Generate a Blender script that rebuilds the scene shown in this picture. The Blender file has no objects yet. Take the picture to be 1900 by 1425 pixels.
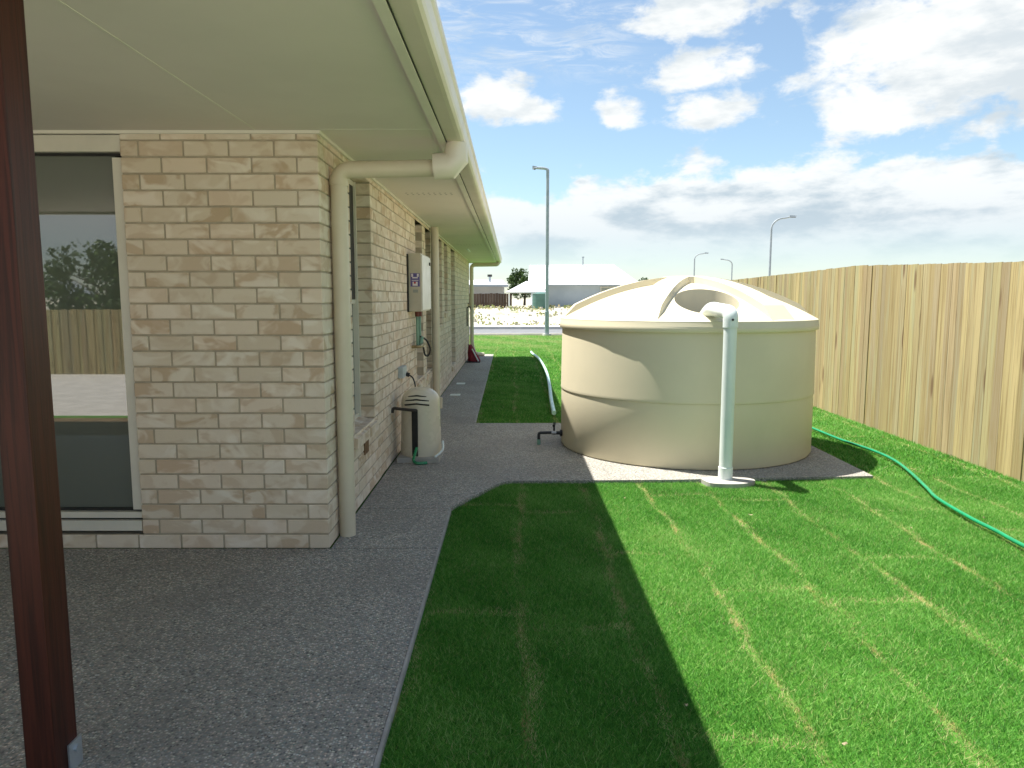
import bpy, bmesh, math, random
import numpy as np
from mathutils import Vector
random.seed(7); rng = np.random.default_rng(7)
S = bpy.context.scene
COL = S.collection
R = math.radians

# ------------------------------------------------------------------ camera
cam = bpy.data.objects.new('camera', bpy.data.cameras.new('camera')); COL.objects.link(cam)
cam.location = (0, 0, 1.40); cam.rotation_euler = (R(90 - 6.65), 0, 0)
cam.data.sensor_width = 36.0; cam.data.lens = 36.0 * 1364 / 1900
cam.data.clip_start = 0.05; cam.data.clip_end = 3000
S.camera = cam
# ------------------------------------------------------------------ sun, exposure
SUN = Vector((-0.375, 0.222, 1.0)).normalized()
sl = bpy.data.lights.new('sun', 'SUN'); sl.energy = 5.0; sl.angle = R(0.53); sl.color = (1.0, 0.955, 0.88)
so = bpy.data.objects.new('sun', sl); COL.objects.link(so)
so.rotation_euler = SUN.to_track_quat('Z', 'Y').to_euler(); so.location = (-20, 10, 40)
S.view_settings.view_transform = 'Standard'; S.view_settings.look = 'None'
S.view_settings.exposure = 1.14; S.view_settings.gamma = 1.0
S.view_settings.use_curve_mapping = False
S.cycles.max_bounces = 7; S.cycles.diffuse_bounces = 4; S.cycles.glossy_bounces = 3; S.cycles.transmission_bounces = 3

# ------------------------------------------------------------------ node helpers
class NT:
    def __init__(s, tree): s.t = tree; s.n = tree.nodes; s.l = tree.links
    def new(s, typ, **kw):
        n = s.n.new(typ)
        for k, v in kw.items(): setattr(n, k, v)
        return n
    def put(s, sock, v):
        if v is None: return
        if isinstance(v, bpy.types.NodeSocket): s.l.new(v, sock)
        elif isinstance(v, (tuple, list)) and len(v) == 3 and sock.type == 'RGBA': sock.default_value = (*v, 1)
        else: sock.default_value = v
    def m(s, op, a, b=None, c=None, clamp=False):
        n = s.new('ShaderNodeMath', operation=op, use_clamp=clamp)
        for i, v in enumerate((a, b, c)): s.put(n.inputs[i], v) if v is not None else None
        return n.outputs[0]
    def mix(s, f, a, b, mode='MIX'):
        n = s.new('ShaderNodeMix', data_type='RGBA', blend_type=mode)
        s.put(n.inputs[0], f); s.put(n.inputs[6], a); s.put(n.inputs[7], b); return n.outputs[2]
    def ss(s, v, lo, hi, a=0.0, b=1.0):
        n = s.new('ShaderNodeMapRange', interpolation_type='SMOOTHSTEP')
        s.put(n.inputs[0], v); n.inputs[1].default_value = lo; n.inputs[2].default_value = hi
        n.inputs[3].default_value = a; n.inputs[4].default_value = b; return n.outputs[0]
    def noise(s, vec, scale, detail=4, rough=0.55, dist=0.0):
        n = s.new('ShaderNodeTexNoise'); s.put(n.inputs['Vector'], vec)
        n.inputs['Scale'].default_value = scale; n.inputs['Detail'].default_value = detail
        n.inputs['Roughness'].default_value = rough; n.inputs['Distortion'].default_value = dist
        return n.outputs[0]
    def vm(s, op, a, b=None):
        n = s.new('ShaderNodeVectorMath', operation=op); s.put(n.inputs[0], a)
        if b is not None: s.put(n.inputs[1], b)
        return n.outputs[0]
    def ramp(s, f, stops):
        n = s.new('ShaderNodeValToRGB'); s.put(n.inputs[0], f); e = n.color_ramp.elements
        while len(e) < len(stops): e.new(0.5)
        for i, (p, c) in enumerate(stops): e[i].position = p; e[i].color = (*c, 1)
        return n.outputs[0]
    def bump(s, h, strength=0.3, dist=0.01):
        n = s.new('ShaderNodeBump'); n.inputs['Strength'].default_value = strength
        n.inputs['Distance'].default_value = dist; s.put(n.inputs['Height'], h); return n.outputs[0]

# ------------------------------------------------------------------ sky
world = bpy.data.worlds.new('World'); S.world = world; world.use_nodes = True
world.cycles.sampling_method = 'NONE'
w = NT(world.node_tree); w.n.clear()
out = w.new('ShaderNodeOutputWorld'); bg = w.new('ShaderNodeBackground'); bg.inputs[1].default_value = 0.062
w.l.new(bg.outputs[0], out.inputs[0])
sk = w.new('ShaderNodeTexSky', sky_type='NISHITA', sun_disc=False)
sk.sun_elevation = math.asin(SUN.z); sk.sun_rotation = math.atan2(SUN.x, SUN.y)
sk.air_density = 1.0; sk.dust_density = 0.3; sk.ozone_density = 1.6
tc = w.new('ShaderNodeTexCoord'); D = w.vm('NORMALIZE', tc.outputs['Generated'])
sep = w.new('ShaderNodeSeparateXYZ'); w.l.new(D, sep.inputs[0])
az = w.m('MULTIPLY', w.m('ARCTAN2', sep.outputs[0], sep.outputs[1]), 57.2958)
el = w.m('MULTIPLY', w.m('ARCSINE', sep.outputs[2]), 57.2958)
Dst = w.vm('MULTIPLY', D, (1.0, 1.0, 1.9))
fb = w.noise(Dst, 15.0, 6, 0.60, 0.15)
fb2 = w.noise(w.vm('ADD', Dst, (3.1, 0.7, 1.3)), 6.5, 5, 0.55, 0.1)
fbc = w.m('SUBTRACT', fb, 0.5); fb2c = w.m('SUBTRACT', fb2, 0.5)
PUFFS = [  # azimuth, elevation, half width, half height (degrees), lift of the shape under it
 (-1.0, 14.2, 2.9, 2.6, 1.9), (1.9, 13.6, 3.0, 1.5, 1.8), (8.0, 13.3, 2.1, 1.9, 1.6), (14.6, 13.1, 3.9, 1.9, 1.7), (13.4, 15.7, 4.8, 2.2, 1.8),
 (13.5, 19.6, 5.0, 2.9, 1.5), (29.5, 15.6, 9.5, 5.8, 1.3), (26.0, 12.2, 6.2, 2.8, 1.4), (34.0, 19.0, 11.5, 6, 1.0), (38.0, 13.5, 10, 5.0, 1.2),
 (-9.0, 21.5, 5.5, 2.5, 1.6)]
fld = None
for (a0, e0, ra, re, k) in PUFFS:
    da = w.m('MULTIPLY', w.m('SUBTRACT', az, a0), 1 / ra)
    de = w.m('MULTIPLY', w.m('SUBTRACT', el, e0), 1 / re)
    de = w.m('MAXIMUM', de, w.m('MULTIPLY', de, -k))
    r_ = w.m('SQRT', w.m('ADD', w.m('MULTIPLY', da, da), w.m('MULTIPLY', de, de)))
    p_ = w.m('SUBTRACT', 1.0, r_)
    fld = p_ if fld is None else w.m('MAXIMUM', fld, p_)
fld = w.m('MAXIMUM', fld, -0.9)
# the same broken cumulus everywhere else round the sky
away = w.ss(w.m('ABSOLUTE', w.m('SUBTRACT', az, 13.0)), 24, 40)
high = w.ss(el, 20, 28)
gate = w.m('MAXIMUM', away, high)
gen = w.m('SUBTRACT', w.m('MULTIPLY', fb2c, 4.2), w.m('SUBTRACT', 1.15, w.m('MULTIPLY', gate, 0.80)))
fld = w.m('MAXIMUM', fld, gen)
cum = w.ss(w.m('ADD', fld, w.m('ADD', w.m('MULTIPLY', fbc, 2.3), w.m('MULTIPLY', fb2c, 0.5))), -0.05, 0.48)
# low bank towards the horizon
bankH = w.m('ADD', 8.7, w.m('MULTIPLY', w.ss(az, -4, 16), 1.8))
bk = w.m('DIVIDE', w.m('SUBTRACT', bankH, el), 5.0)
bank = w.ss(w.m('ADD', bk, w.m('ADD', w.m('MULTIPLY', fbc, 1.7), w.m('MULTIPLY', fb2c, 1.8))), 0.05, 0.42)
bank = w.m('MULTIPLY', bank, w.ss(el, 0.5, 6.0, 0.30, 0.93))
# thin high streaks
Dci = w.vm('MULTIPLY', w.vm('ADD', D, w.vm('MULTIPLY', w.vm('ADD', D, (0.2, 0, 0)), (0.15, 0.1, 0.0))), (3.0, 3.0, 16.0))
ci = w.ss(w.noise(Dci, 3.6, 8, 0.68, 1.2), 0.42, 0.78)
ci = w.m('MULTIPLY', w.m('MULTIPLY', ci, w.ss(el, 14.5, 18.0)), w.ss(az, 13.0, 5.0))
dens = w.m('MAXIMUM', w.m('MAXIMUM', cum, bank), w.m('MULTIPLY', ci, 0.72))
# cloud colour: white tops, blue-grey undersides
up = w.noise(w.vm('ADD', Dst, (0.0, 0.0, 0.055)), 6.5, 5, 0.55, 0.1)
und = w.ss(w.m('ADD', w.m('MULTIPLY', w.m('SUBTRACT', up, 0.5), 2.0), w.m('MULTIPLY', w.m('SUBTRACT', w.noise(w.vm('MULTIPLY', D, (1, 1, 3.0)), 9.5, 6, 0.58), 0.5), 3.2)), -0.30, 0.62)
und = w.m('MULTIPLY', und, w.m('ADD', 0.55, w.m('MULTIPLY', w.ss(el, 13, 8), 0.40)))
ccol = w.mix(und, (7.6, 7.75, 7.7), (3.6, 4.45, 5.1))
ccol = w.mix(w.ss(el, 9.0, 1.0, 0.0, 0.85), ccol, (4.9, 5.5, 6.1))
skyc = w.mix(1.0, w.mix(1.0, sk.outputs[0], (1.12, 1.22, 1.18), 'MULTIPLY'), (0.62, 0.55, 0.50), 'ADD')
w.l.new(w.mix(dens, skyc, ccol), bg.inputs[0])

# ------------------------------------------------------------------ materials
def material(name):
    mt = bpy.data.materials.new(name); mt.use_nodes = True
    t = NT(mt.node_tree); b = t.n['Principled BSDF']
    return mt, t, b
def coords(t, kind='Object'):
    return t.new('ShaderNodeTexCoord').outputs[kind]
def pm(name, c1, c2=None, scale=6.0, rough=0.6, bump=0.0, bscale=80.0, spec=0.4, metal=0.0, detail=5, kind='Object', stretch=None):
    mt, t, b = material(name); c2 = c2 or tuple(x * 0.82 for x in c1)
    v = coords(t, kind)
    if stretch: v = t.vm('MULTIPLY', v, stretch)
    f = t.ss(t.noise(v, scale, detail, 0.6), 0.32, 0.68)
    t.put(b.inputs['Base Color'], t.mix(f, c1, c2))
    t.put(b.inputs['Roughness'], t.m('ADD', rough - 0.05, t.m('MULTIPLY', f, 0.1)))
    b.inputs['Specular IOR Level'].default_value = spec; b.inputs['Metallic'].default_value = metal
    if bump: t.put(b.inputs['Normal'], t.bump(t.noise(v, bscale, 3, 0.6), bump, 0.004))
    return mt

CREAM = pm('cream_steel', (0.74, 0.665, 0.56), (0.70, 0.63, 0.525), 3, 0.42, spec=0.5)
PIPECREAM = pm('cream_pipe', (0.66, 0.585, 0.45), (0.61, 0.54, 0.41), 4, 0.45, spec=0.5)
SOFFIT = pm('soffit_paint', (0.78, 0.71, 0.65), (0.74, 0.672, 0.615), 1.3, 0.75, spec=0.2)
TRIM = pm('white_trim', (0.78, 0.74, 0.64), (0.73, 0.69, 0.6), 5, 0.5)
FRAME = pm('cream_window_frame', (0.70, 0.66, 0.56), (0.65, 0.61, 0.52), 6, 0.4, spec=0.5)
TANK = pm('cream_polyethylene', (0.70, 0.635, 0.46), (0.655, 0.595, 0.43), 1.6, 0.5, 0.03, 60, spec=0.35)
PVC = pm('white_pvc', (0.74, 0.80, 0.78), (0.68, 0.75, 0.73), 5, 0.35, spec=0.5)
BLACK = pm('black_plastic', (0.015, 0.015, 0.016), (0.03, 0.03, 0.03), 20, 0.5)
DARK = pm('dark_gap_and_shade', (0.02, 0.02, 0.018), (0.03, 0.03, 0.027), 20, 0.8)  # near-black for holes and slots, and for strips that paint shade
GALV = pm('galvanised_steel', (0.50, 0.53, 0.56), (0.40, 0.43, 0.46), 14, 0.42, metal=0.6, spec=0.5)
LAMPGREY = pm('lamp_steel', (0.34, 0.38, 0.42), (0.28, 0.32, 0.35), 6, 0.5, spec=0.4)
BRASS = pm('dull_brass', (0.42, 0.33, 0.17), (0.30, 0.23, 0.12), 30, 0.4, metal=0.7)
MORTAR = pm('mortar', (0.46, 0.395, 0.30), (0.37, 0.315, 0.235), 14, 0.95, 0.5, 160, spec=0.1, kind='Object')
CONC = pm('pale_concrete', (0.44, 0.42, 0.385), (0.36, 0.345, 0.315), 9, 0.9, 0.4, 150, spec=0.2)
PUMPM = pm('beige_pump_plastic', (0.66, 0.60, 0.47), (0.62, 0.56, 0.44), 5, 0.28, spec=0.5)
METER = pm('beige_meter_box', (0.52, 0.47, 0.37), (0.47, 0.43, 0.335), 7, 0.45)
METERLIT = pm('sky_lit_meter_door', (0.74, 0.72, 0.66), (0.68, 0.66, 0.6), 7, 0.4)  # paler than the case: sky light on the front put into the colour
GREENHOSE = pm('green_hose_plastic', (0.012, 0.27, 0.11), (0.010, 0.21, 0.085), 12, 0.28, spec=0.6)
AQUAHOSE = pm('pale_aqua_hose', (0.50, 0.74, 0.68), (0.44, 0.68, 0.62), 12, 0.35)
GREENPIPE = pm('pale_green_pipe', (0.20, 0.36, 0.27), (0.15, 0.28, 0.21), 10, 0.45)
REDCLOTH = pm('dark_red_cloth', (0.26, 0.018, 0.035), (0.14, 0.010, 0.022), 9, 0.7, 0.4, 60)
PURPLE = pm('purple_print', (0.10, 0.08, 0.26), (0.13, 0.10, 0.30), 40, 0.5)
PAPER = pm('white_print', (0.75, 0.70, 0.72), (0.68, 0.62, 0.65), 40, 0.5)
WHITEROOF = pm('white_steel_roof', (0.80, 0.82, 0.83), (0.74, 0.76, 0.78), 0.6, 0.5, spec=0.4)
GREYWALL = pm('blue_grey_wall', (0.40, 0.45, 0.50), (0.36, 0.41, 0.46), 0.7, 0.8, spec=0.2)
GREYROOF = pm('grey_roof', (0.42, 0.42, 0.42), (0.36, 0.36, 0.36), 1.2, 0.7)
BROWNFENCE = pm('brown_fence_boards', (0.10, 0.072, 0.055), (0.065, 0.045, 0.035), 3, 0.9, stretch=(1, 1, 0.15))
TANKGREEN = pm('green_steel_tank', (0.10, 0.20, 0.17), (0.08, 0.165, 0.14), 3, 0.5)
ROOFSTEEL = pm('grey_roof_sheet', (0.30, 0.29, 0.27), (0.26, 0.25, 0.235), 0.8, 0.5)
BARK = pm('bark', (0.12, 0.085, 0.06), (0.07, 0.05, 0.035), 12, 0.95, 0.6, 40)
ROAD = pm('asphalt', (0.19, 0.195, 0.205), (0.155, 0.16, 0.168), 3, 0.9, 0.3, 90, spec=0.2)
KERB = pm('kerb_concrete', (0.62, 0.60, 0.56), (0.55, 0.53, 0.49), 2, 0.85, spec=0.2)

def brick_mat():
    mt, t, b = material('cream_brick')
    oi = t.new('ShaderNodeObjectInfo').outputs['Random']
    at = t.new('ShaderNodeAttribute', attribute_name='rnd').outputs['Fac']
    rnd = t.m('FRACT', t.m('ADD', t.m('MULTIPLY', oi, 7.13), at))
    pos = t.new('ShaderNodeNewGeometry').outputs['Position']
    off = t.new('ShaderNodeCombineXYZ')
    for i, k in enumerate((31.0, 57.0, 83.0)): t.put(off.inputs[i], t.m('MULTIPLY', rnd, k))
    v = t.vm('ADD', pos, off.outputs[0])
    v = t.vm('MULTIPLY', v, (1, 1, 1.5))
    n1 = t.noise(v, 5.5, 3, 0.5, 0.9)
    patch = t.ss(n1, 0.47, 0.60)
    c = t.mix(t.m('MULTIPLY', patch, t.ss(rnd, 0.0, 1.0, 0.35, 1.0)), (0.725, 0.64, 0.53), (0.57, 0.445, 0.325))
    whit = t.m('MULTIPLY', t.ss(t.noise(t.vm('ADD', v, (9, 4, 2)), 5.0, 2, 0.5, 1.0), 0.52, 0.68), 0.75)
    c = t.mix(whit, c, (0.82, 0.76, 0.67))
    tint = t.ramp(t.m('FRACT', t.m('MULTIPLY', rnd, 5.7)), [(0, (0.90, 0.855, 0.80)), (0.35, (1, 0.985, 0.96)), (0.7, (1.03, 0.97, 0.93)), (1, (0.93, 0.9, 0.84))])
    c = t.mix(1.0, c, tint, 'MULTIPLY')
    fine = t.noise(pos, 220, 3, 0.7)
    c = t.mix(t.m('MULTIPLY', t.ss(fine, 0.55, 0.75), 0.22), c, (0.40, 0.30, 0.2))
    t.put(b.inputs['Base Color'], c); b.inputs['Roughness'].default_value = 0.92
    b.inputs['Specular IOR Level'].default_value = 0.15
    t.put(b.inputs['Normal'], t.bump(t.m('ADD', fine, t.noise(pos, 45, 3, 0.6)), 0.45, 0.004))
    return mt
BRICK = brick_mat()

def aggregate_mat():
    mt, t, b = material('exposed_aggregate')
    pos = t.new('ShaderNodeNewGeometry').outputs['Position']
    vo = t.new('ShaderNodeTexVoronoi'); t.put(vo.inputs['Vector'], t.vm('ADD', pos, t.vm('MULTIPLY', D0(t, pos), (0.004, 0.004, 0.004)))); vo.inputs['Scale'].default_value = 112
    sc = t.new('ShaderNodeSeparateColor'); t.put(sc.inputs[0], vo.outputs['Color'])
    peb = t.ramp(sc.outputs[0], [(0, (0.06, 0.06, 0.058)), (0.25, (0.25, 0.285, 0.265)), (0.5, (0.39, 0.36, 0.315)), (0.75, (0.53, 0.48, 0.41)), (1, (0.84, 0.78, 0.69))])
    peb = t.mix(1.0, peb, t.ramp(sc.outputs[1], [(0, (0.88, 1.0, 1.08)), (0.35, (1, 1, 1)), (0.6, (1.1, 0.96, 0.9)), (0.8, (0.92, 1.04, 0.95)), (1, (1.02, 0.95, 1.06))]), 'MULTIPLY')
    edge = t.ss(vo.outputs['Distance'], 0.28, 0.62)
    c = t.mix(t.m('MULTIPLY', edge, 0.75), peb, (0.265, 0.245, 0.22))
    big = t.noise(pos, 1.1, 5, 0.6)
    c = t.mix(t.ss(big, 0.35, 0.7, 0.0, 0.42), c, (0.19, 0.175, 0.155))
    c = t.mix(t.ss(t.noise(t.vm('ADD', pos, (4, 9, 0)), 0.55, 4, 0.6), 0.5, 0.72, 0.0, 0.22), c, (0.40, 0.385, 0.37))
    t.put(b.inputs['Base Color'], c); b.inputs['Roughness'].default_value = 0.72
    b.inputs['Specular IOR Level'].default_value = 0.35
    t.put(b.inputs['Normal'], t.bump(t.m('SUBTRACT', 1.0, vo.outputs['Distance']), 0.8, 0.006))
    return mt
def D0(t, pos):
    n = t.new('ShaderNodeTexNoise'); t.put(n.inputs['Vector'], pos); n.inputs['Scale'].default_value = 60; return n.outputs['Color']
AGG = aggregate_mat()

def paling_mat():
    mt, t, b = material('treated_pine')
    rnd = t.new('ShaderNodeObjectInfo').outputs['Random']
    v = coords(t); off = t.new('ShaderNodeCombineXYZ')
    for i, k in enumerate((13.0, 41.0, 29.0)): t.put(off.inputs[i], t.m('MULTIPLY', rnd, k))
    vo = t.vm('ADD', v, off.outputs[0])
    g = t.noise(t.vm('MULTIPLY', vo, (16, 16, 0.55)), 3.2, 5, 0.6, 0.7)
    base = t.ramp(t.m('FRACT', t.m('MULTIPLY', rnd, 3.7)), [(0, (0.42, 0.335, 0.165)), (0.2, (0.48, 0.385, 0.20)), (0.4, (0.40, 0.36, 0.185)), (0.6, (0.47, 0.35, 0.19)), (0.8, (0.36, 0.295, 0.185)), (1, (0.44, 0.385, 0.22))])
    base = t.mix(1.0, base, t.ramp(t.m('FRACT', t.m('MULTIPLY', rnd, 17.3)), [(0, (0.80, 0.79, 0.80)), (0.5, (1, 1, 1)), (1, (1.12, 1.09, 1.04))]), 'MULTIPLY')
    c = t.mix(t.ss(g, 0.40, 0.70), base, (0.27, 0.195, 0.09))
    gr = t.m('MULTIPLY', t.ss(t.noise(t.vm('MULTIPLY', vo, (5, 5, 0.6)), 2.2, 3, 0.6, 0.4), 0.54, 0.68), 0.5)
    c = t.mix(gr, c, (0.36, 0.35, 0.22))
    kn = t.new('ShaderNodeTexVoronoi'); t.put(kn.inputs['Vector'], t.vm('MULTIPLY', vo, (6.0, 6.0, 1.9))); kn.inputs['Scale'].default_value = 1.15
    c = t.mix(t.ss(kn.outputs['Distance'], 0.19, 0.07, 0.0, 0.85), c, (0.16, 0.095, 0.05))
    t.put(b.inputs['Base Color'], c); b.inputs['Roughness'].default_value = 0.85; b.inputs['Specular IOR Level'].default_value = 0.2
    t.put(b.inputs['Normal'], t.bump(g, 0.5, 0.004))
    return mt
PINE = paling_mat()

def post_mat():
    mt, t, b = material('stained_timber')
    g = t.noise(t.vm('MULTIPLY', coords(t), (22, 22, 0.8)), 3.0, 5, 0.6, 0.8)
    t.put(b.inputs['Base Color'], t.mix(t.ss(g, 0.35, 0.7), (0.066, 0.015, 0.008), (0.028, 0.007, 0.004)))
    b.inputs['Roughness'].default_value = 0.45; b.inputs['Specular IOR Level'].default_value = 0.3
    t.put(b.inputs['Normal'], t.bump(g, 0.25, 0.003)); return mt
STAIN = post_mat()

def glass_mat():
    mt, t, b = material('window_glass')
    t.put(b.inputs['Base Color'], t.mix(t.noise(coords(t), 0.6, 2), (0.105, 0.12, 0.10), (0.12, 0.135, 0.112)))
    b.inputs['Roughness'].default_value = 0.015; b.inputs['IOR'].default_value = 1.9; b.inputs['Specular IOR Level'].default_value = 0.9
    return mt
GLASS = glass_mat()

def lawn_soil_mat():
    mt, t, b = material('lawn_base')
    pos = t.new('ShaderNodeNewGeometry').outputs['Position']
    n = t.noise(pos, 45, 5, 0.7); n2 = t.noise(pos, 1.3, 4, 0.6)
    c = t.mix(t.ss(n, 0.3, 0.7), (0.045, 0.16, 0.018), (0.12, 0.29, 0.042))
    c = t.mix(t.ss(n2, 0.52, 0.72, 0.0, 0.5), c, (0.13, 0.20, 0.035))
    sep = t.new('ShaderNodeSeparateXYZ'); t.put(sep.inputs[0], pos)
    wob = t.m('MULTIPLY', t.m('SUBTRACT', t.noise(pos, 3.0, 3), 0.5), 0.10)
    ph = t.m('ABSOLUTE', t.m('SUBTRACT', t.m('FRACT', t.m('DIVIDE', t.m('ADD', t.m('ADD', sep.outputs[0], wob), 0.665), 0.475)), 0.5))
    seam = t.m('MULTIPLY', t.ss(ph, 0.055, 0.005), t.ss(t.noise(pos, 4.0, 5, 0.7), 0.44, 0.62))
    c = t.mix(t.m('MULTIPLY', seam, 0.85), c, (0.40, 0.28, 0.125))
    t.put(b.inputs['Base Color'], c); b.inputs['Roughness'].default_value = 0.95; b.inputs['Specular IOR Level'].default_value = 0.1
    t.put(b.inputs['Normal'], t.bump(n, 0.9, 0.02)); return mt
LAWN = lawn_soil_mat()

def blade_mat(name, ramp, dry, trans=0.3):
    mt, t, b = material(name)
    tone = t.new('ShaderNodeAttribute', attribute_name='tone').outputs['Fac']
    dr = t.new('ShaderNodeAttribute', attribute_name='dry').outputs['Fac']
    c = t.mix(dr, t.ramp(tone, ramp), dry)
    t.put(b.inputs['Base Color'], c); b.inputs['Roughness'].default_value = 0.55; b.inputs['Specular IOR Level'].default_value = 0.25
    tr = t.new('ShaderNodeBsdfTranslucent'); t.put(tr.inputs[0], c)
    mx = t.new('ShaderNodeMixShader'); mx.inputs[0].default_value = trans
    t.l.new(b.outputs[0], mx.inputs[1]); t.l.new(tr.outputs[0], mx.inputs[2])
    t.l.new(mx.outputs[0], t.n['Material Output'].inputs[0]); return mt
GRASSM = blade_mat('grass_blades', [(0, (0.023, 0.120, 0.010)), (0.4, (0.080, 0.285, 0.033)), (0.75, (0.158, 0.405, 0.062)), (1, (0.35, 0.54, 0.16))], (0.60, 0.49, 0.26), 0.35)
LEAFM = blade_mat('tree_leaves', [(0, (0.020, 0.045, 0.010)), (0.5, (0.042, 0.085, 0.018)), (1, (0.085, 0.13, 0.03))], (0.2, 0.16, 0.06), 0.2)
WEEDM = blade_mat('weeds', [(0, (0.14, 0.19, 0.06)), (0.5, (0.22, 0.26, 0.09)), (1, (0.34, 0.35, 0.15))], (0.45, 0.38, 0.2), 0.25)

def ground_mat():
    mt, t, b = material('sandy_ground')
    pos = t.new('ShaderNodeNewGeometry').outputs['Position']
    n = t.noise(t.vm('MULTIPLY', pos, (1, 0.5, 1)), 0.55, 6, 0.65); n3 = t.noise(pos, 5.0, 5, 0.7)
    c = t.mix(t.ss(n3, 0.3, 0.7), (0.54, 0.50, 0.41), (0.38, 0.36, 0.28))
    c = t.mix(t.ss(n, 0.53, 0.66, 0.0, 0.75), c, (0.20, 0.25, 0.08))
    t.put(b.inputs['Base Color'], c); b.inputs['Roughness'].default_value = 0.95; b.inputs['Specular IOR Level'].default_value = 0.1
    t.put(b.inputs['Normal'], t.bump(n3, 0.7, 0.05)); return mt
SAND = ground_mat()
PALESAND = pm('pale_fill_sand', (0.60, 0.57, 0.52), (0.50, 0.475, 0.43), 4, 0.95, 0.6, 40, spec=0.1, kind='Object')
ROCK = pm('pale_rubble', (0.56, 0.52, 0.44), (0.44, 0.41, 0.34), 3, 0.9, 0.5, 20)

# ------------------------------------------------------------------ mesh helpers
def acc_loc(o):
    v = Vector((0, 0, 0))
    while o is not None: v = v + Vector(o.location); o = o.parent
    return v
def link(name, me, parent=None, loc=(0, 0, 0)):
    o = bpy.data.objects.new(name, me); COL.objects.link(o); o.location = loc
    if parent is not None: o.parent = parent
    return o
def tag(o, label=None, cat=None, group=None, kind=None):
    if label: o['label'] = label
    if cat: o['category'] = cat
    if group: o['group'] = group
    if kind: o['kind'] = kind
    return o
def empty(name, loc, label=None, cat=None, group=None, kind=None):
    o = link(name, None, None, loc); o.empty_display_size = 0.2
    return tag(o, label, cat, group, kind)

class MB:
    def __init__(s): s.v = []; s.f = []
    def add(s, vs, fs):
        n = len(s.v); s.v += [tuple(map(float, p)) for p in vs]; s.f += [tuple(i + n for i in f) for f in fs]; return s
    def box(s, x0, x1, y0, y1, z0, z1):
        return s.add([(x0, y0, z0), (x1, y0, z0), (x1, y1, z0), (x0, y1, z0), (x0, y0, z1), (x1, y0, z1), (x1, y1, z1), (x0, y1, z1)],
                     [(0, 3, 2, 1), (4, 5, 6, 7), (0, 1, 5, 4), (1, 2, 6, 5), (2, 3, 7, 6), (3, 0, 4, 7)])
    def prism(s, poly, z0, z1):
        n = len(poly)
        return s.add([(x, y, z0) for x, y in poly] + [(x, y, z1) for x, y in poly],
                     [tuple(range(n))[::-1], tuple(range(n, 2 * n))] + [(i, (i + 1) % n, n + (i + 1) % n, n + i) for i in range(n)])
    def lathe(s, prof, c=(0, 0), seg=48, close=False):
        n = len(prof); vs = []; fs = []
        for k in range(seg):
            a = 2 * math.pi * k / seg
            vs += [(c[0] + r * math.cos(a), c[1] + r * math.sin(a), z) for r, z in prof]
        for k in range(seg):
            k2 = (k + 1) % seg
            for i in range(n - 1): fs.append((k * n + i, k2 * n + i, k2 * n + i + 1, k * n + i + 1))
            if close: fs.append((k * n + n - 1, k2 * n + n - 1, k2 * n, k * n))
        return s.add(vs, fs)
    def tube(s, pts, r, seg=12, caps=True):
        pts = [Vector(p) for p in pts]; n = len(pts); rr = r if isinstance(r, (list, tuple)) else [r] * n
        vs = []; fs = []; up = None
        for i, p in enumerate(pts):
            d = (pts[min(i + 1, n - 1)] - pts[max(i - 1, 0)]).normalized()
            if up is None:
                up = Vector((0, 0, 1)) if abs(d.z) < 0.9 else Vector((1, 0, 0))
            sd = d.cross(up).normalized(); up = sd.cross(d).normalized()
            for k in range(seg):
                a = 2 * math.pi * k / seg
                vs.append(p + (sd * math.cos(a) + up * math.sin(a)) * rr[i])
        for i in range(n - 1):
            for k in range(seg):
                k2 = (k + 1) % seg; fs.append((i * seg + k, i * seg + k2, (i + 1) * seg + k2, (i + 1) * seg + k))
        if caps: fs += [tuple(range(seg))[::-1], tuple(range((n - 1) * seg, n * seg))]
        return s.add(vs, fs)
    def build(s, name, mat, parent=None, loc=None, smooth=False, label=None, cat=None, group=None, kind=None, bevel=0.0):
        base = acc_loc(parent) if parent is not None else Vector((0, 0, 0))
        own = Vector(loc) if loc is not None else Vector((0, 0, 0))
        me = bpy.data.meshes.new(name); o_ = base + own
        me.from_pydata([(x - o_.x, y - o_.y, z - o_.z) for x, y, z in s.v], [], s.f)
        bm = bmesh.new(); bm.from_mesh(me); bmesh.ops.recalc_face_normals(bm, faces=bm.faces)
        if bevel: bmesh.ops.bevel(bm, geom=bm.edges[:], offset=bevel, segments=2, affect='EDGES', profile=0.7)
        bm.to_mesh(me); bm.free()
        if mat: me.materials.append(mat)
        if smooth:
            me.polygons.foreach_set('use_smooth', [True] * len(me.polygons)); me.set_sharp_from_angle(angle=R(38))
        o = link(name, me, parent, own)
        return tag(o, label, cat, group, kind)
def bend(pts, r=0.08, n=6):
    """round off the corners of a polyline"""
    pts = [Vector(p) for p in pts]; o = [pts[0]]
    for i in range(1, len(pts) - 1):
        a, b, c = pts[i - 1], pts[i], pts[i + 1]
        d1 = (a - b); d2 = (c - b); q = min(r, d1.length * 0.49, d2.length * 0.49)
        p1 = b + d1.normalized() * q; p2 = b + d2.normalized() * q
        for k in range(n + 1):
            t = k / n; o.append(p1 * (1 - t) ** 2 + b * 2 * t * (1 - t) + p2 * t * t)
    o.append(pts[-1]); return o
def smoothline(pts, n=8):
    pts = [Vector(p) for p in pts]; o = []
    for i in range(len(pts) - 1):
        p0, p1, p2, p3 = pts[max(i - 1, 0)], pts[i], pts[i + 1], pts[min(i + 2, len(pts) - 1)]
        for k in range(n):
            t = k / n
            o.append(0.5 * ((2 * p1) + (p2 - p0) * t + (2 * p0 - 5 * p1 + 4 * p2 - p3) * t * t + (3 * p1 - p0 - 3 * p2 + p3) * t ** 3))
    o.append(pts[-1]); return o

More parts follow.
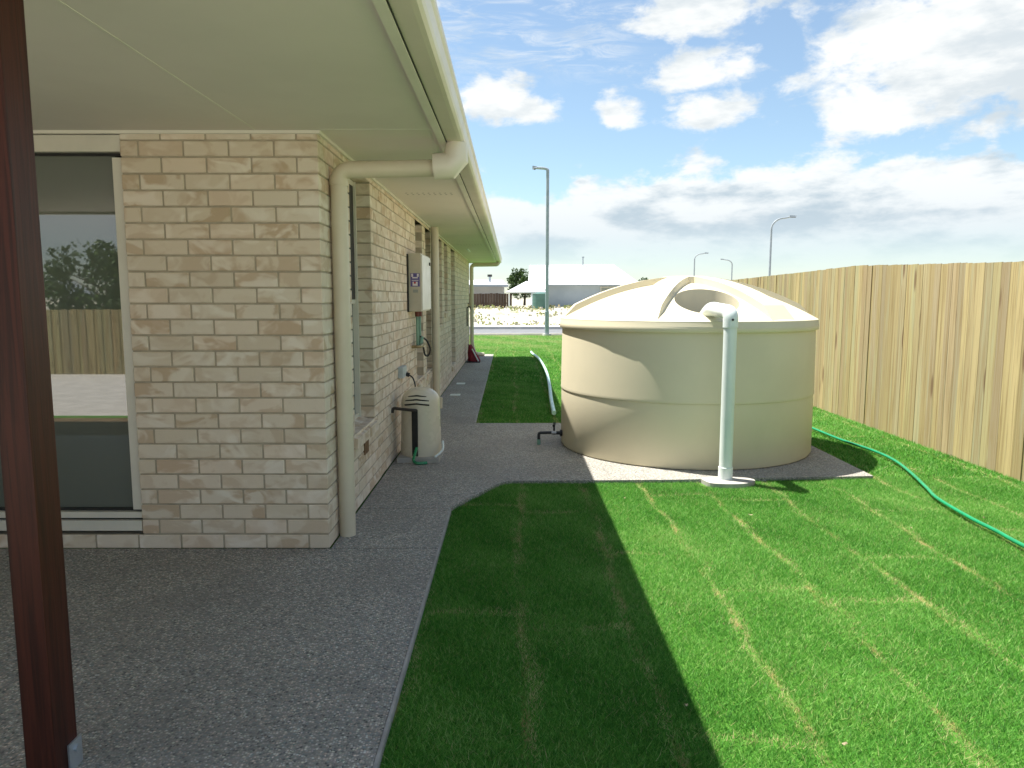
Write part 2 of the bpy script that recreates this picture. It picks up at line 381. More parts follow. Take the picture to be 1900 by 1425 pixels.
# ================================================================== THE SETTING
def rise(y): 
    t = min(max((y - 36.5) / 13.0, 0), 1); return 0.76 * t * t * (3 - 2 * t)
g = MB(); xs = [-900, -300, -120, -60, -30, -15, -5, 5, 15, 30, 60, 120, 300, 900]
ys = [-600, -120, -40, 0, 20, 28, 35.6, 36.5] + [36.5 + k * 1.3 for k in range(1, 11)] + [60, 90, 160, 400, 1200]
for y in ys:
    for x in xs: g.v.append((x, y, rise(y) - 0.06))
nx = len(xs)
for j in range(len(ys) - 1):
    for i in range(nx - 1): g.f.append((j * nx + i, j * nx + i + 1, (j + 1) * nx + i + 1, (j + 1) * nx + i))
g.build('ground', SAND, kind='structure', smooth=True)
MB().prism([(-12, -0.75), (4.4, -0.75), (4.4, 28.6), (-12, 27.6)], -0.08, -0.028).build('lawn', LAWN, kind='structure')
MB().prism([(-60, 27.6), (70, 30.6), (70, 30.75), (-60, 27.75)], -0.08, 0.03).build('kerb', KERB, kind='structure')
MB().prism([(-60, 27.75), (70, 30.75), (70, 35.0), (-60, 34.4)], -0.08, -0.045).build('road', ROAD, kind='structure')
MB().prism([(-60, 34.4), (70, 35.0), (70, 36.4), (-60, 35.8)], -0.08, 0.08).build('footpath', KERB, kind='structure')
MB().prism([(-14, -14), (4, -14), (4, -0.75), (-14, -0.75)], -0.08, -0.03).build('sand_yard', PALESAND, kind='structure')

MB().prism([(-12, -0.48), (-0.42, -0.48), (-0.42, 0.69), (-12, 0.69)], -0.08, -0.012).build('bare_soil', pm('bare_soil', (0.20, 0.135, 0.075), (0.13, 0.085, 0.045), 8, 0.95, 0.6, 40, spec=0.1), kind='structure')
# paving: exposed aggregate slabs with open joints
EDGE = pm('trowelled_edge', (0.44, 0.42, 0.39), (0.33, 0.315, 0.29), 11, 0.9, 0.5, 120, spec=0.2)
pav = empty('paving', (0, 0, 0), kind='structure')
arc = [(-0.41, 4.83), (-0.395, 4.87), (-0.33, 5.0), (-0.25, 5.17), (-0.17, 5.34), (-0.09, 5.50), (-0.05, 5.54), (0.04, 5.555)]
slabs = [[(-9, 0.7), (-0.42, 0.7), (-0.42, 4.006), (-9, 4.006)],
         [(-1.02, 4.016), (-0.42, 4.016), (-0.41, 4.80), (-1.02, 4.80)],
         [(-1.02, 4.808), (-0.41, 4.808)] + arc + [(1.2, 5.585), (2.868, 5.71), (2.868, 8.2), (-0.43, 8.2), (-1.02, 8.2)],
         [(-1.02, 8.208), (-0.43, 8.208), (-0.45, 12.9), (-1.02, 12.9)],
         [(-1.02, 12.908), (-0.45, 12.908), (-0.485, 18.55), (-1.02, 18.55)]]
for p in slabs: MB().prism(p, -0.09, 0.0).build('slab', AGG, pav)
MB().prism([(-1.02, 0.71), (-0.43, 0.71), (-0.43, 5.6), (-1.02, 5.6)], -0.07, -0.006).build('joint_filler', CONC, pav)
MB().prism([(-1.02, 8.1), (-0.45, 8.1), (-0.5, 18.5), (-1.02, 18.5)], -0.07, -0.006).build('joint_filler', CONC, pav)
MB().prism([(-0.418, 0.71), (-0.406, 0.71), (-0.406, 4.80), (-0.418, 4.80)], -0.08, 0.002).build('edge_strip', EDGE, pav)
MB().prism([(-0.428, 8.22), (-0.412, 8.22), (-0.465, 18.5), (-0.482, 18.5)], -0.08, 0.002).build('edge_strip', EDGE, pav)

# ================================================================== HOUSE
WX, WY, HT, YE = -1.029, 4.012, 2.28, 17.85
house = empty('brick_house', (WX, WY, 0), 'single-storey cream brick house with wide eaves on the left', 'house')
# openings in the long side wall: (y0, y1, z0, z1)
CH = 0.086
OPEN = [(4.76, 5.46, 6 * CH, 26 * CH), (7.95, 8.55, 6 * CH, 26 * CH), (8.86, 9.42, 6 * CH, 26 * CH), (10.30, 10.93, 12 * CH, 26 * CH), (11.30, 11.85, 14 * CH, 26 * CH), (12.55, 13.38, 3 * CH, 26 * CH)]
DX0, DX1, DZ0, DZ1 = -5.2, -2.078, 0.098, 2.25      # sliding door opening
fw = MB()
fw.box(DX1 + 0.004, WX - 0.006, WY + 0.006, WY + 0.2, 0, HT)
fw.box(-9, DX1 + 0.004, WY + 0.006, WY + 0.2, 0, DZ0 - 0.02); fw.box(-9, DX0, WY + 0.006, WY + 0.2, DZ0 - 0.02, HT)
fwall = fw.build('front_wall', MORTAR, house)
sw = MB(); ys_ = [WY + 0.2] ; cur = WY + 0.2
for (a, b, z0, z1) in OPEN:
    sw.box(WX - 0.2, WX - 0.006, cur, a - 0.006, 0, HT)
    sw.box(WX - 0.2, WX - 0.007, a - 0.006, b + 0.006, 0, z0 - 0.012); sw.box(WX - 0.2, WX - 0.007, a - 0.006, b + 0.006, z1, HT); cur = b + 0.006
sw.box(WX - 0.2, WX - 0.006, cur, YE, 0, HT)
swall = sw.build('side_wall', MORTAR, house)
ew = MB(); ew.box(-9, WX - 0.2, YE - 0.2, YE - 0.003, 0, HT); ew.box(-9, -8.8, WY + 0.2, YE - 0.2, 0, HT)
ew.box(-5.0, -4.8, 0.55, WY + 0.003, 0, HT - 0.002)  # unseen wing wall, added to darken the patio
ew.build('end_wall_and_shade_wing', MORTAR, house)
# bricks
bricks = []   # (wall, x0,x1,y0,y1,z0,z1)
def span(lo, hi, start, first, pitch=0.24, L=0.23):
    """brick intervals running from start downwards to lo (first: length of the first piece)"""
    o = []; a = start; ln = first
    while a > lo + 0.02:
        b = max(a - ln, lo)
        if b - lo < 0.045: b = lo
        if a - b > 0.02: o.append((b, a))
        a = b - 0.01; ln = L
    return o
ncourse = 27
for c in range(ncourse):
    z0 = c * CH; z1 = min(z0 + 0.076, HT - 0.004)
    if z1 - z0 < 0.02: continue
    even = c % 2 == 0
    jx = 0.0015 * random.uniform(-1, 1)
    if even: bricks.append((fwall, WX - 0.11, WX, WY, WY + 0.23, z0, z1)); st = WX - 0.12; ys0 = WY + 0.24
    else: bricks.append((fwall, WX - 0.23, WX, WY, WY + 0.11, z0, z1)); st = WX - 0.24; ys0 = WY + 0.12
    lo = -5.2 if c == 0 else DX1
    for (a, b) in span(lo, st, st, 0.23): bricks.append((fwall, a, b, WY, WY + 0.11, z0, z1))
    # side wall
    segs = [(ys0, YE)]
    for (a, b, oz0, oz1) in OPEN:
        if z1 > oz0 + 0.01 and z0 < oz1 - 0.01:
            n_ = []
            for (p, q) in segs:
                if b <= p or a >= q: n_.append((p, q))
                else:
                    if a - p > 0.02: n_.append((p, a))
                    if q - b > 0.02: n_.append((b, q))
            segs = n_
    y = ys0
    cuts = []
    while y < YE: cuts.append((y, min(y + 0.23, YE))); y += 0.24
    for (p, q) in segs:
        for (a, b) in cuts:
            aa, bb = max(a, p), min(b, q)
            if bb - aa > 0.02: bricks.append((swall, WX - 0.11, WX, aa, bb, z0, z1))
cache = {}
def brick_mesh(dx, dy, dz):
    k = (round(dx, 3), round(dy, 3), round(dz, 3))
    if k not in cache:
        me = bpy.data.meshes.new('brick'); m_ = MB().box(0, *k[:1], 0, k[1], 0, k[2])
        me.from_pydata(m_.v, [], m_.f); bm = bmesh.new(); bm.from_mesh(me)
        bmesh.ops.bevel(bm, geom=bm.edges[:], offset=0.003, segments=1, affect='EDGES'); bmesh.ops.recalc_face_normals(bm, faces=bm.faces)
        bm.to_mesh(me); bm.free(); me.materials.append(BRICK); cache[k] = me
    return cache[k]
def score(b):
    d = (b[3] + b[4]) / 2
    return 1e3 - d if b[0] is fwall else (500 - d if 1 else 0)
bricks.sort(key=score, reverse=True)
one, rest = bricks[:300], bricks[300:]
for (wl, x0, x1, y0, y1, z0, z1) in one:
    j = random.uniform(0, 0.0022)
    o = link('brick', brick_mesh(x1 - x0, y1 - y0, z1 - z0), wl, (x0 - WX - (0 if wl is fwall else j), y0 - WY + (j if wl is fwall else 0), z0 + random.uniform(-0.0008, 0.0008)))
rb = MB(); rv = []
for (wl, x0, x1, y0, y1, z0, z1) in rest:
    j = random.uniform(0, 0.003); rb.box(x0, x1 - j, y0, y1, z0, z1); rv += [random.random()] * 6
ro = rb.build('far_bricks', BRICK, swall, kind='stuff')
at_ = ro.data.attributes.new('rnd', 'FLOAT', 'FACE'); at_.data.foreach_set('value', rv)
# a clay-brown vent brick under the first window
vb = MB(); vb.box(WX - 0.05, WX + 0.006, 5.03, 5.17, 0.315, 0.435)
vb.build('vent', pm('brown_terracotta', (0.22, 0.12, 0.055), (0.14, 0.075, 0.035), 25, 0.9, 0.5, 80), swall, label='small brown vent below the first window sill')
# windows
RX = WX - 0.115
for wi, (a, b, z0, z1) in enumerate(OPEN):
    f = MB(); t_ = 0.035
    f.box(RX - 0.05, RX, a, a + t_, z0, z1); f.box(RX - 0.05, RX, b - t_, b, z0, z1)
    f.box(RX - 0.05, RX, a + t_, b - t_, z1 - t_, z1); f.box(RX - 0.05, RX, a + t_, b - t_, z0, z0 + t_)
    f.box(RX - 0.045, RX - 0.006, a + t_, b - t_, (z0 + z1) / 2 - 0.015, (z0 + z1) / 2 + 0.015)
    f.box(RX - 0.03, RX + 0.012, b - t_ - 0.001, b - 0.004, z0 + 0.002, z1 - 0.002)
    win = f.build('window', FRAME, house)
    if wi == 0: MB().box(RX - 0.012, RX - 0.004, a + t_ - 0.002, b - t_ + 0.002, (z0 + z1) / 2 + 0.016, z1 - t_ + 0.002).build('fly_screen', BLACK, win, label='black fly screen over the upper sash')
    MB().box(RX - 0.03, RX - 0.024, a + t_ - 0.003, b - t_ + 0.003, z0 + t_ - 0.003, z1 - t_ + 0.003).build('glass', GLASS, win)
    # reveal bricks are the wall bricks; the sill is a sloping row of brick ends
    n_ = max(4, int((b - a + 0.1) / 0.088)); stp = (b - a + 0.06) / n_
    for k in range(n_):
        yy = a - 0.03 + k * stp
        m_ = MB(); zz = z0 - 0.004
        m_.add([(RX, yy, zz - 0.075), (WX + 0.022, yy, zz - 0.095), (WX + 0.022, yy, zz - 0.028), (RX, yy, zz + 0.01),
                (RX, yy + stp - 0.009, zz - 0.075), (WX + 0.022, yy + stp - 0.009, zz - 0.095), (WX + 0.022, yy + stp - 0.009, zz - 0.028), (RX, yy + stp - 0.009, zz + 0.01)],
               [(0, 1, 2, 3), (4, 7, 6, 5), (0, 4, 5, 1), (1, 5, 6, 2), (2, 6, 7, 3), (3, 7, 4, 0)])
        m_.build('sill_brick', BRICK, win)
# sliding glass door facing the patio
d = MB()
d.box(DX1 - 0.055, DX1 - 0.004, WY + 0.02, WY + 0.11, 0.218, 2.145)               # jamb
d.box(DX0, DX1 - 0.004, WY + 0.012, WY + 0.12, 2.175, 2.261)                        # head
door = d.build('sliding_door', FRAME, house)
MB().box(DX0, DX1 - 0.004, WY + 0.055, WY + 0.11, 2.160, 2.174).build('head_shadow_strip', DARK, door)  # shadow line under the door head put in as a dark bar
MB().box(DX0, DX1 - 0.06, WY + 0.062, WY + 0.068, 0.215, 2.161).build('glass', GLASS, door)
MB().box(DX0, DX1 - 0.004, WY + 0.012, WY + 0.11, 0.172, 0.206).build('track', FRAME, door)
MB().box(DX0, DX1 - 0.004, WY + 0.04, WY + 0.11, 0.205, 0.219).build('track_gap', DARK, door)
MB().box(DX0, DX1 - 0.004, WY + 0.03, WY + 0.11, 0.158, 0.173).build('track_gap', DARK, door)
MB().box(DX0, DX1 - 0.004, WY + 0.004, WY + 0.11, 0.100, 0.159).build('sill', FRAME, door)
MB().box(-2.72, -2.66, WY + 0.04, WY + 0.09, 0.219, 2.146).build('stile', FRAME, door)
# curtain-less dark room behind the side windows is closed by the wall core; eaves
EX0, EX1, EY0, EY1 = -9.4, -0.367, 0.42, 18.30
so_ = MB(); so_.box(EX0, -1.352, EY0 + 0.01, EY1 - 0.01, HT, HT + 0.012); so_.box(-1.346, EX1 - 0.036, EY0 + 0.01, EY1 - 0.01, HT, HT + 0.012)
sof = so_.build('soffit', SOFFIT, house)
MB().box(-1.354, -1.344, EY0 + 0.02, WY - 0.005, HT - 0.002, HT + 0.006).build('joint_strip', TRIM, sof)
MB().box(WX + 0.02, EX1 - 0.04, 3.975, 3.983, HT - 0.0015, HT + 0.006).build('joint_strip', TRIM, sof)
tb = MB(); tb.box(-9, WX + 0.018, WY - 0.018, WY - 0.0005, HT - 0.018, HT - 0.001); tb.box(WX + 0.0005, WX + 0.018, WY - 0.0005, YE, HT - 0.018, HT - 0.001)
tb.build('soffit_bead', TRIM, sof)
vh = MB()
for yy in (6.33, 6.42, 12.3, 12.39):
    for k in range(9):
        cx_ = -0.89 + k * 0.047; vh.add([(cx_ + 0.010 * math.cos(q * math.pi / 4), yy + 0.010 * math.sin(q * math.pi / 4), HT - 0.0012) for q in range(8)], [tuple(range(8))])
vh.build('vent_holes', DARK, sof, kind='stuff')
MB().box(-0.812, -0.782, 13.35, 14.1, HT - 0.014, HT - 0.001).build('white_strip', PVC, sof, label='short white strip on the soffit')  # thin white bar along the underside of the soffit
def ring(prof):
    vs = []; fs = []; n = len(prof)
    for (o_, z) in prof: vs += [(EX0 - o_, EY0 - o_, z), (EX1 + o_, EY0 - o_, z), (EX1 + o_, EY1 + o_, z), (EX0 - o_, EY1 + o_, z)]
    for i in range(n):
        i2 = (i + 1) % n
        for k in range(4):
            k2 = (k + 1) % 4; fs.append((i * 4 + k, i * 4 + k2, i2 * 4 + k2, i2 * 4 + k))
    return MB().add(vs, fs)
ring([(-0.038, 2.255), (-0.001, 2.255), (-0.001, 2.372), (-0.038, 2.372)]).build('fascia', TRIM, house)
ring([(0.0, 2.262), (0.0035, 2.262), (0.0035, 2.345), (0.0, 2.345)]).build('gutter_shade_strip', DARK, house)  # dark strip painting the shade between fascia and gutter
gut = ring([(0.004, 2.268), (0.070, 2.262), (0.088, 2.264), (0.100, 2.272), (0.106, 2.285), (0.110, 2.335), (0.118, 2.345), (0.120, 2.362), (0.113, 2.366), (0.106, 2.362), (0.100, 2.33), (0.094, 2.285), (0.08, 2.272), (0.008, 2.277), (0.008, 2.355), (0.004, 2.355)])
gut.build('gutter', CREAM, house)
# roof
rf = MB(); ov = 0.06; x0, x1, y0, y1 = EX0 - ov, EX1 + ov, EY0 - ov, EY1 + ov; hw = (x1 - x0) / 2; zr = 2.385 + hw * math.tan(R(22.5)); xm = (x0 + x1) / 2
rf.add([(x0, y0, 2.385), (x1, y0, 2.385), (x1, y1, 2.385), (x0, y1, 2.385), (xm, y0 + hw, zr), (xm, y1 - hw, zr),
        (x0, y0, 2.368), (x1, y0, 2.368), (x1, y1, 2.368), (x0, y1, 2.368)],
       [(0, 1, 4), (1, 2, 5, 4), (2, 3, 5), (3, 0, 4, 5), (6, 9, 8, 7), (0, 6, 7, 1), (1, 7, 8, 2), (2, 8, 9, 3), (3, 9, 6, 0)])
rf.build('roof', ROOFSTEEL, house)
# downpipes
def pipe(pts, r, name, mat, parent, seg=20, label=None, corner=0.07): 
    return MB().tube(bend(pts, corner), r, seg).build(name, mat, parent, smooth=True, label=label)
dp = pipe([(-0.978, 4.25, 0.0), (-0.978, 4.25, 2.118), (-0.40, 4.25, 2.128)], 0.047, 'downpipe', PIPECREAM, house, 24, 'cream downpipe with a long arm to the gutter at the house corner', 0.075)
MB().tube([(-0.978, 4.25, 2.03), (-0.978, 4.25, 2.066)], 0.053, 24).build('collar', PIPECREAM, dp, smooth=True)
el_ = MB().tube([(-0.440, 4.25, 2.134), (-0.350, 4.25, 2.140), (-0.316, 4.25, 2.178), (-0.312, 4.25, 2.264)], [0.074, 0.076, 0.072, 0.060], 24)
el_.build('elbow', CREAM, dp, smooth=True)
MB().tube([(-1.03, 4.30, 0.62), (-0.96, 4.30, 0.62)], 0.014, 8).build('bracket', GALV, dp)
d2 = pipe([(-0.965, 9.32, 0.0), (-0.965, 9.32, 2.279)], 0.05, 'downpipe', PIPECREAM, house, 20, 'cream downpipe against the wall beyond the meter box')
MB().tube([(-0.955, 9.32, 0.002), (-0.955, 9.32, 0.14)], 0.066, 20).build('collar', PIPECREAM, d2, smooth=True)
d3 = pipe([(-0.70, 17.98, 0.035), (-0.90, 17.80, 0.06), (-0.965, 17.74, 0.30), (-0.965, 17.74, 2.19), (-0.35, 17.74, 2.20), (-0.315, 17.74, 2.264)], 0.046, 'downpipe', PIPECREAM, house, 16, 'cream downpipe at the far end of the house', 0.09)

# timber post with its stirrup
po = empty('timber_post', (-1.36, 2.035, 0), 'dark red stained timber veranda post in the left foreground', 'post')
MB().box(-1.404, -1.317, 1.98, 2.09, 0.012, HT + 0.004).build('shaft', STAIN, po, bevel=0.004)
st = MB(); st.box(-1.3155, -1.310, 2.035, 2.098, 0.0, 0.085); st.box(-1.411, -1.4055, 2.035, 2.098, 0.0, 0.085); st.box(-1.4055, -1.3155, 2.035, 2.09, 0.0, 0.010)
stir = st.build('stirrup', GALV, po, label='galvanised steel post stirrup')
MB().tube([(-1.311, 2.066, 0.06), (-1.302, 2.066, 0.06)], 0.011, 6).build('bolt', GALV, stir)

# meter box on the side wall
mb = empty('meter_box', (WX, 7.3, 1.27), 'beige electricity meter box with a purple sticker on the brick wall', 'meter box')
MB().box(WX + 0.012, -0.895, 7.30, 8.06, 1.27, 1.84).build('case', METER, mb, bevel=0.004)
MB().box(WX, WX + 0.011, 7.27, 8.06, 1.265, 1.83).build('backing_shade', DARK, mb)  # shade between case and wall painted as a dark sheet
dr_ = MB().box(-0.894, -0.882, 7.315, 8.045, 1.285, 1.825).build('door', METERLIT, mb, bevel=0.003)
MB().tube([(-0.883, 7.92, 1.76), (-0.868, 7.92, 1.76)], 0.018, 12).build('lock', BLACK, dr_)
stk = MB().box(-0.998, -0.908, 7.297, 7.299, 1.515, 1.645).build('sticker', PURPLE, mb, label='purple and white warning sticker')
for (xa, xb, za, zb) in [(-0.990, -0.972, 1.61, 1.64), (-0.934, -0.916, 1.61, 1.64), (-0.980, -0.926, 1.595, 1.607), (-0.978, -0.928, 1.522, 1.562), (-0.985, -0.92, 1.572, 1.578)]:
    MB().box(xa, xb, 7.2945, 7.2965, za, zb).build('print', PAPER, stk)
MB().tube([(-0.955, 7.2965, 1.552), (-0.955, 7.290, 1.552)], 0.011, 12).build('print', pm('red_print', (0.5, 0.05, 0.05)), stk)
MB().box(-0.975, -0.925, 7.296, 7.2995, 1.455, 1.485).build('sticker', pm('grey_print', (0.36, 0.38, 0.34)), mb)

# tap and pipes under the meter box
tp = empty('garden_tap', (WX + 0.04, 7.75, 0.86), 'green pipes and garden tap with a black hose loop under the meter box', 'tap')
for (yy, xx, r_, zt) in ((7.66, -0.985, 0.014, 1.262), (7.78, -0.975, 0.016, 1.262)):
    MB().tube([(xx, yy, 0.90), (xx, yy, zt)], r_, 10).build('pipe', GREENPIPE, tp, smooth=True)
    MB().tube([(xx, yy, zt - 0.05), (xx, yy, zt)], r_ + 0.008, 10).build('fitting', pm('red_brown_fitting', (0.16, 0.04, 0.03)), tp, smooth=True)
MB().tube(bend([(WX - 0.005, 7.55, 0.905), (-0.95, 7.55, 0.905), (-0.935, 7.80, 0.92)], 0.03), 0.015, 10).build('spout', BRASS, tp, smooth=True)
MB().tube([(-0.965, 7.74, 0.90), (-0.955, 7.76, 1.0)], 0.024, 10).build('valve_body', GREENPIPE, tp, smooth=True)
MB().tube(smoothline([(-0.95, 7.78, 0.99), (-0.91, 7.85, 0.95), (-0.88, 7.9, 0.86), (-0.90, 7.9, 0.79), (-0.93, 7.85, 0.80), (-0.94, 7.8, 0.88)]), 0.010, 8).build('hose_loop', BLACK, tp, smooth=True)
MB().tube([(-0.96, 7.72, 1.0), (-0.96, 7.80, 1.0)], 0.008, 8).build('handle', BLACK, tp)
# far tap
ft = empty('garden_tap', (WX, 16.5, 0.8), 'dark garden tap and pipe on the wall near the far corner', 'tap')
MB().tube(bend([(WX + 0.02, 16.6, 0.78), (WX + 0.02, 16.6, 1.2), (WX + 0.09, 16.6, 1.22), (WX + 0.10, 16.6, 1.15)], 0.03), 0.014, 8).build('pipe', BLACK, ft, smooth=True)
MB().tube([(WX + 0.05, 16.6, 1.22), (WX + 0.05, 16.6, 1.29)], 0.012, 8).build('stem', BRASS, ft)
MB().tube([(WX + 0.05, 16.52, 1.29), (WX + 0.05, 16.68, 1.29)], 0.012, 8).build('handle', BLACK, ft)

# power point, cord and pump
pp = empty('power_point', (WX, 6.75, 0.7), 'weatherproof grey power point on the brick wall above the pump', 'power point')
MB().box(WX, WX + 0.045, 6.60, 6.84, 0.68, 0.78).build('housing', pm('grey_power_point', (0.50, 0.55, 0.55)), pp, bevel=0.006)
MB().tube([(WX + 0.045, 6.80, 0.70), (WX + 0.075, 6.80, 0.69)], 0.02, 12).build('plug', BLACK, pp, smooth=True)
cd = MB().tube(smoothline([(WX + 0.075, 6.80, 0.69), (WX + 0.11, 6.79, 0.66), (WX + 0.135, 6.75, 0.58), (-0.905, 6.60, 0.53), (-0.89, 6.48, 0.50)]), 0.007, 8)
cd.build('black_cable', BLACK, loc=(-0.9, 6.6, 0.5), smooth=True, label='thin black cord running from the power point to the pump', cat='cable')
PC = (-0.80, 6.38); PR = 0.168
pu = empty('water_pump', (PC[0], PC[1], 0), 'beige domed rainwater pump on a paver beside the brick wall', 'pump')
MB().box(-0.985, -0.62, 6.17, 6.57, 0.0, 0.042).build('paver', CONC, pu, bevel=0.005)
prof = [(0.0, 0.635)] + [(PR * math.sin(a), 0.505 + 0.13 * math.cos(a)) for a in [R(q) for q in (12, 25, 38, 50, 62, 74, 84)]] + [(PR, 0.48), (PR + 0.004, 0.3), (PR + 0.012, 0.06), (PR + 0.012, 0.043)]
cov = MB().lathe(prof, PC, 40).build('cover', PUMPM, pu, smooth=True)
MB().lathe([(0, 0.652), (0.012, 0.652), (0.02, 0.645), (0.022, 0.63)], PC, 16).build('cap', PUMPM, cov, smooth=True)
def patch(a0, a1, z0, z1, dr=0.003, seg=6):
    m_ = MB(); vs = []
    for k in range(seg + 1):
        a = R(a0 + (a1 - a0) * k / seg)
        for (rr, z) in ((PR + dr + 0.004, z0), (PR + dr + 0.004, z1), (PR - 0.01, z1), (PR - 0.01, z0)): vs.append((PC[0] + rr * math.sin(a), PC[1] - rr * math.cos(a), z))
    fs = [(k * 4 + i, k * 4 + 4 + i, k * 4 + 4 + (i + 1) % 4, k * 4 + (i + 1) % 4) for k in range(seg) for i in range(4)] + [(0, 1, 2, 3), (seg * 4, seg * 4 + 1, seg * 4 + 2, seg * 4 + 3)]
    return m_.add(vs, fs)
patch(-19, -2, 0.05, 0.455, 0.008).build('slot', DARK, cov)
for (rr, zz) in ((PR * 0.86, 0.572), (PR * 0.95, 0.540), (PR * 1.0, 0.505)):
    MB().tube([(PC[0] + rr * math.sin(R(a)), PC[1] - rr * math.cos(R(a)), zz - abs(a + 6) * 0.0004) for a in range(-46, 36, 6)], 0.0075, 6).build('vent_slot', DARK, cov)
MB().tube(bend([(-0.82, 6.205, 0.45), (-0.83, 6.18, 0.452), (-1.015, 6.20, 0.47), (-1.02, 6.20, 0.43)], 0.02), 0.013, 8).build('outlet_pipe', pm('dark_pipe', (0.05, 0.042, 0.035)), pu, smooth=True)
MB().tube(smoothline([(-0.815, 6.19, 0.13), (-0.828, 6.16, 0.08), (-0.835, 6.13, 0.03), (-0.80, 6.10, 0.014), (-0.72, 6.12, 0.014)]), 0.013, 8).build('hose_tail', GREENHOSE, pu, smooth=True)
MB().tube(smoothline([(-0.66, 6.17, 0.05), (-0.60, 6.24, 0.10), (-0.605, 6.32, 0.16)]), 0.01, 8).build('tie', PVC, pu, smooth=True)

# red bundle and covers on the path
rdm = MB(); sec = [(0.0, 0.05, 0.0, 0.03), (0.0, 0.30, 0, 0)]
rows = []
for k in range(9):
    t_ = k / 8; z = 0.02 + 0.37 * t_
    wx = 0.235 * (1 - t_) ** 0.8 + 0.055; x0_ = -0.985 + 0.02 * t_
    ring_ = []
    for q in range(14):
        a = 2 * math.pi * q / 14
        ring_.append((x0_ + wx * 0.5 + wx * 0.5 * math.cos(a) * (1 + 0.07 * math.sin(3 * a + k)) + 0.0, 16.2 + (0.15 - 0.08 * t_) * math.sin(a) * (1 + 0.08 * math.cos(2 * a + 2 * k)), z + 0.015 * math.sin(2 * a + k)))
    rows.append(ring_)
vs = [p for r_ in rows for p in r_]; fs = [(k * 14 + q, k * 14 + (q + 1) % 14, (k + 1) * 14 + (q + 1) % 14, (k + 1) * 14 + q) for k in range(8) for q in range(14)] + [tuple(range(14)), tuple(range(112, 126))]
rdm.add(vs, fs)
red = empty('red_bag', (-0.86, 16.2, 0), 'dark red bag slumped against the house wall at the far end', 'bag')
rdm.build('body', REDCLOTH, red, smooth=True)
MB().box(-1.0, -0.70, 16.05, 16.34, 0.0, 0.022).build('base', BLACK, red, bevel=0.006)
MB().tube([(-0.735, 16.06, 0.03), (-0.80, 16.07, 0.15), (-0.875, 16.10, 0.30)], 0.014, 8).build('piping', PVC, red, smooth=True)
MB().box(-0.915, -0.775, 11.95, 12.14, 0.0, 0.008).build('drain_cover', PVC, loc=(-0.845, 12.05, 0), label='small white cover set in the path, the farther of two', cat='drain cover', group='white covers in the side path', bevel=0.002)
MB().box(-0.90, -0.755, 10.53, 10.70, 0.0, 0.008).build('drain_cover', PVC, loc=(-0.83, 10.6, 0), label='small white cover set in the path, the nearer of two', cat='drain cover', group='white covers in the side path', bevel=0.002)

# ================================================================== WATER TANK
TC = (1.65, 7.05)
tank = empty('water_tank', (TC[0], TC[1], 0), 'squat round cream plastic rainwater tank with a domed lid', 'water tank')
MB().lathe([(1.10, 0.0), (1.158, 0.004), (1.170, 0.02), (1.170, 0.50), (1.168, 0.545)], TC, 320).build('lower_wall', TANK, tank, smooth=True)
MB().lathe([(1.160, 0.545), (1.175, 0.547), (1.1765, 0.554), (1.174, 0.572), (1.166, 1.12), (1.160, 1.15)], TC, 320).build('upper_wall', TANK, tank, smooth=True)
MB().lathe([(1.150, 1.126), (1.186, 1.126), (1.189, 1.130), (1.190, 1.166), (1.186, 1.172), (1.1845, 1.208), (1.180, 1.216), (1.14, 1.218)], TC, 320).build('rim', TANK, tank, smooth=True)
def domez(r): return 1.214 + 0.335 * (1 - (r / 1.185) ** 2.05)
dp_ = [(1.184, 1.17), (1.184, 1.214)] + [(r, domez(r)) for r in (1.15, 1.08, 1.0, 0.92, 0.84, 0.76, 0.68, 0.6, 0.52, 0.44, 0.36, 0.28, 0.2, 0.12, 0.06, 0.004)] + [(0.004, 1.17)]
lid = MB().lathe(dp_, TC, 256, close=True).build('lid', TANK, tank, smooth=True)
MH = (1.64, 6.235); MR = 0.262
cut = MB().lathe([(0.001, 1.222), (MR, 1.222), (MR + 0.012, 1.7), (0.001, 1.7)], MH, 64, close=True).build('cutter', TANK)
md = lid.modifiers.new('cut', 'BOOLEAN'); md.object = cut; md.operation = 'DIFFERENCE'; md.solver = 'EXACT'
cut.location = (0, 0, 0)
bpy.context.view_layer.update()
dg = bpy.context.evaluated_depsgraph_get()
nm = bpy.data.meshes.new_from_object(lid.evaluated_get(dg)); lid.modifiers.clear(); lid.data = nm
nm.polygons.foreach_set('use_smooth', [True] * len(nm.polygons)); nm.set_sharp_from_angle(angle=R(30))
bpy.data.objects.remove(cut)
MB().lathe([(0.0, 1.232), (0.21, 1.232), (0.225, 1.228), (0.225, 1.2235)], MH, 40).build('strainer', BLACK, lid, smooth=True)
for q in range(6):
    a = R(-90 + 30 + 60 * q); m_ = MB(); vs = []; fs = []
    rs = [1.165, 1.05, 1.03, 1.0, 0.9, 0.8, 0.7, 0.6, 0.5, 0.4, 0.3, 0.2]
    for i, r in enumerate(rs):
        hw_ = 0.08 + 0.045 * (r / 1.15); hh = 0.056 if i > 0 else 0.0
        for (s_, hz) in ((-1.12, -0.02), (-1.0, hh), (1.0, hh), (1.12, -0.02)):
            x_ = r; y_ = s_ * hw_
            z = domez(math.hypot(r, abs(y_))) + hz if hz < 0 else domez(r) + hz
            if i == 0: z = domez(1.165) - 0.004
            vs.append((TC[0] + x_ * math.cos(a) - y_ * math.sin(a), TC[1] + x_ * math.sin(a) + y_ * math.cos(a), z))
    for i in range(len(rs) - 1):
        for k in range(3): fs.append((i * 4 + k, i * 4 + k + 1, i * 4 + 5 + k, i * 4 + 4 + k))
    fs += [(0, 1, 2, 3), tuple((len(rs) - 1) * 4 + k for k in range(4))]
    m_.add(vs, fs).build('rib', TANK, lid)
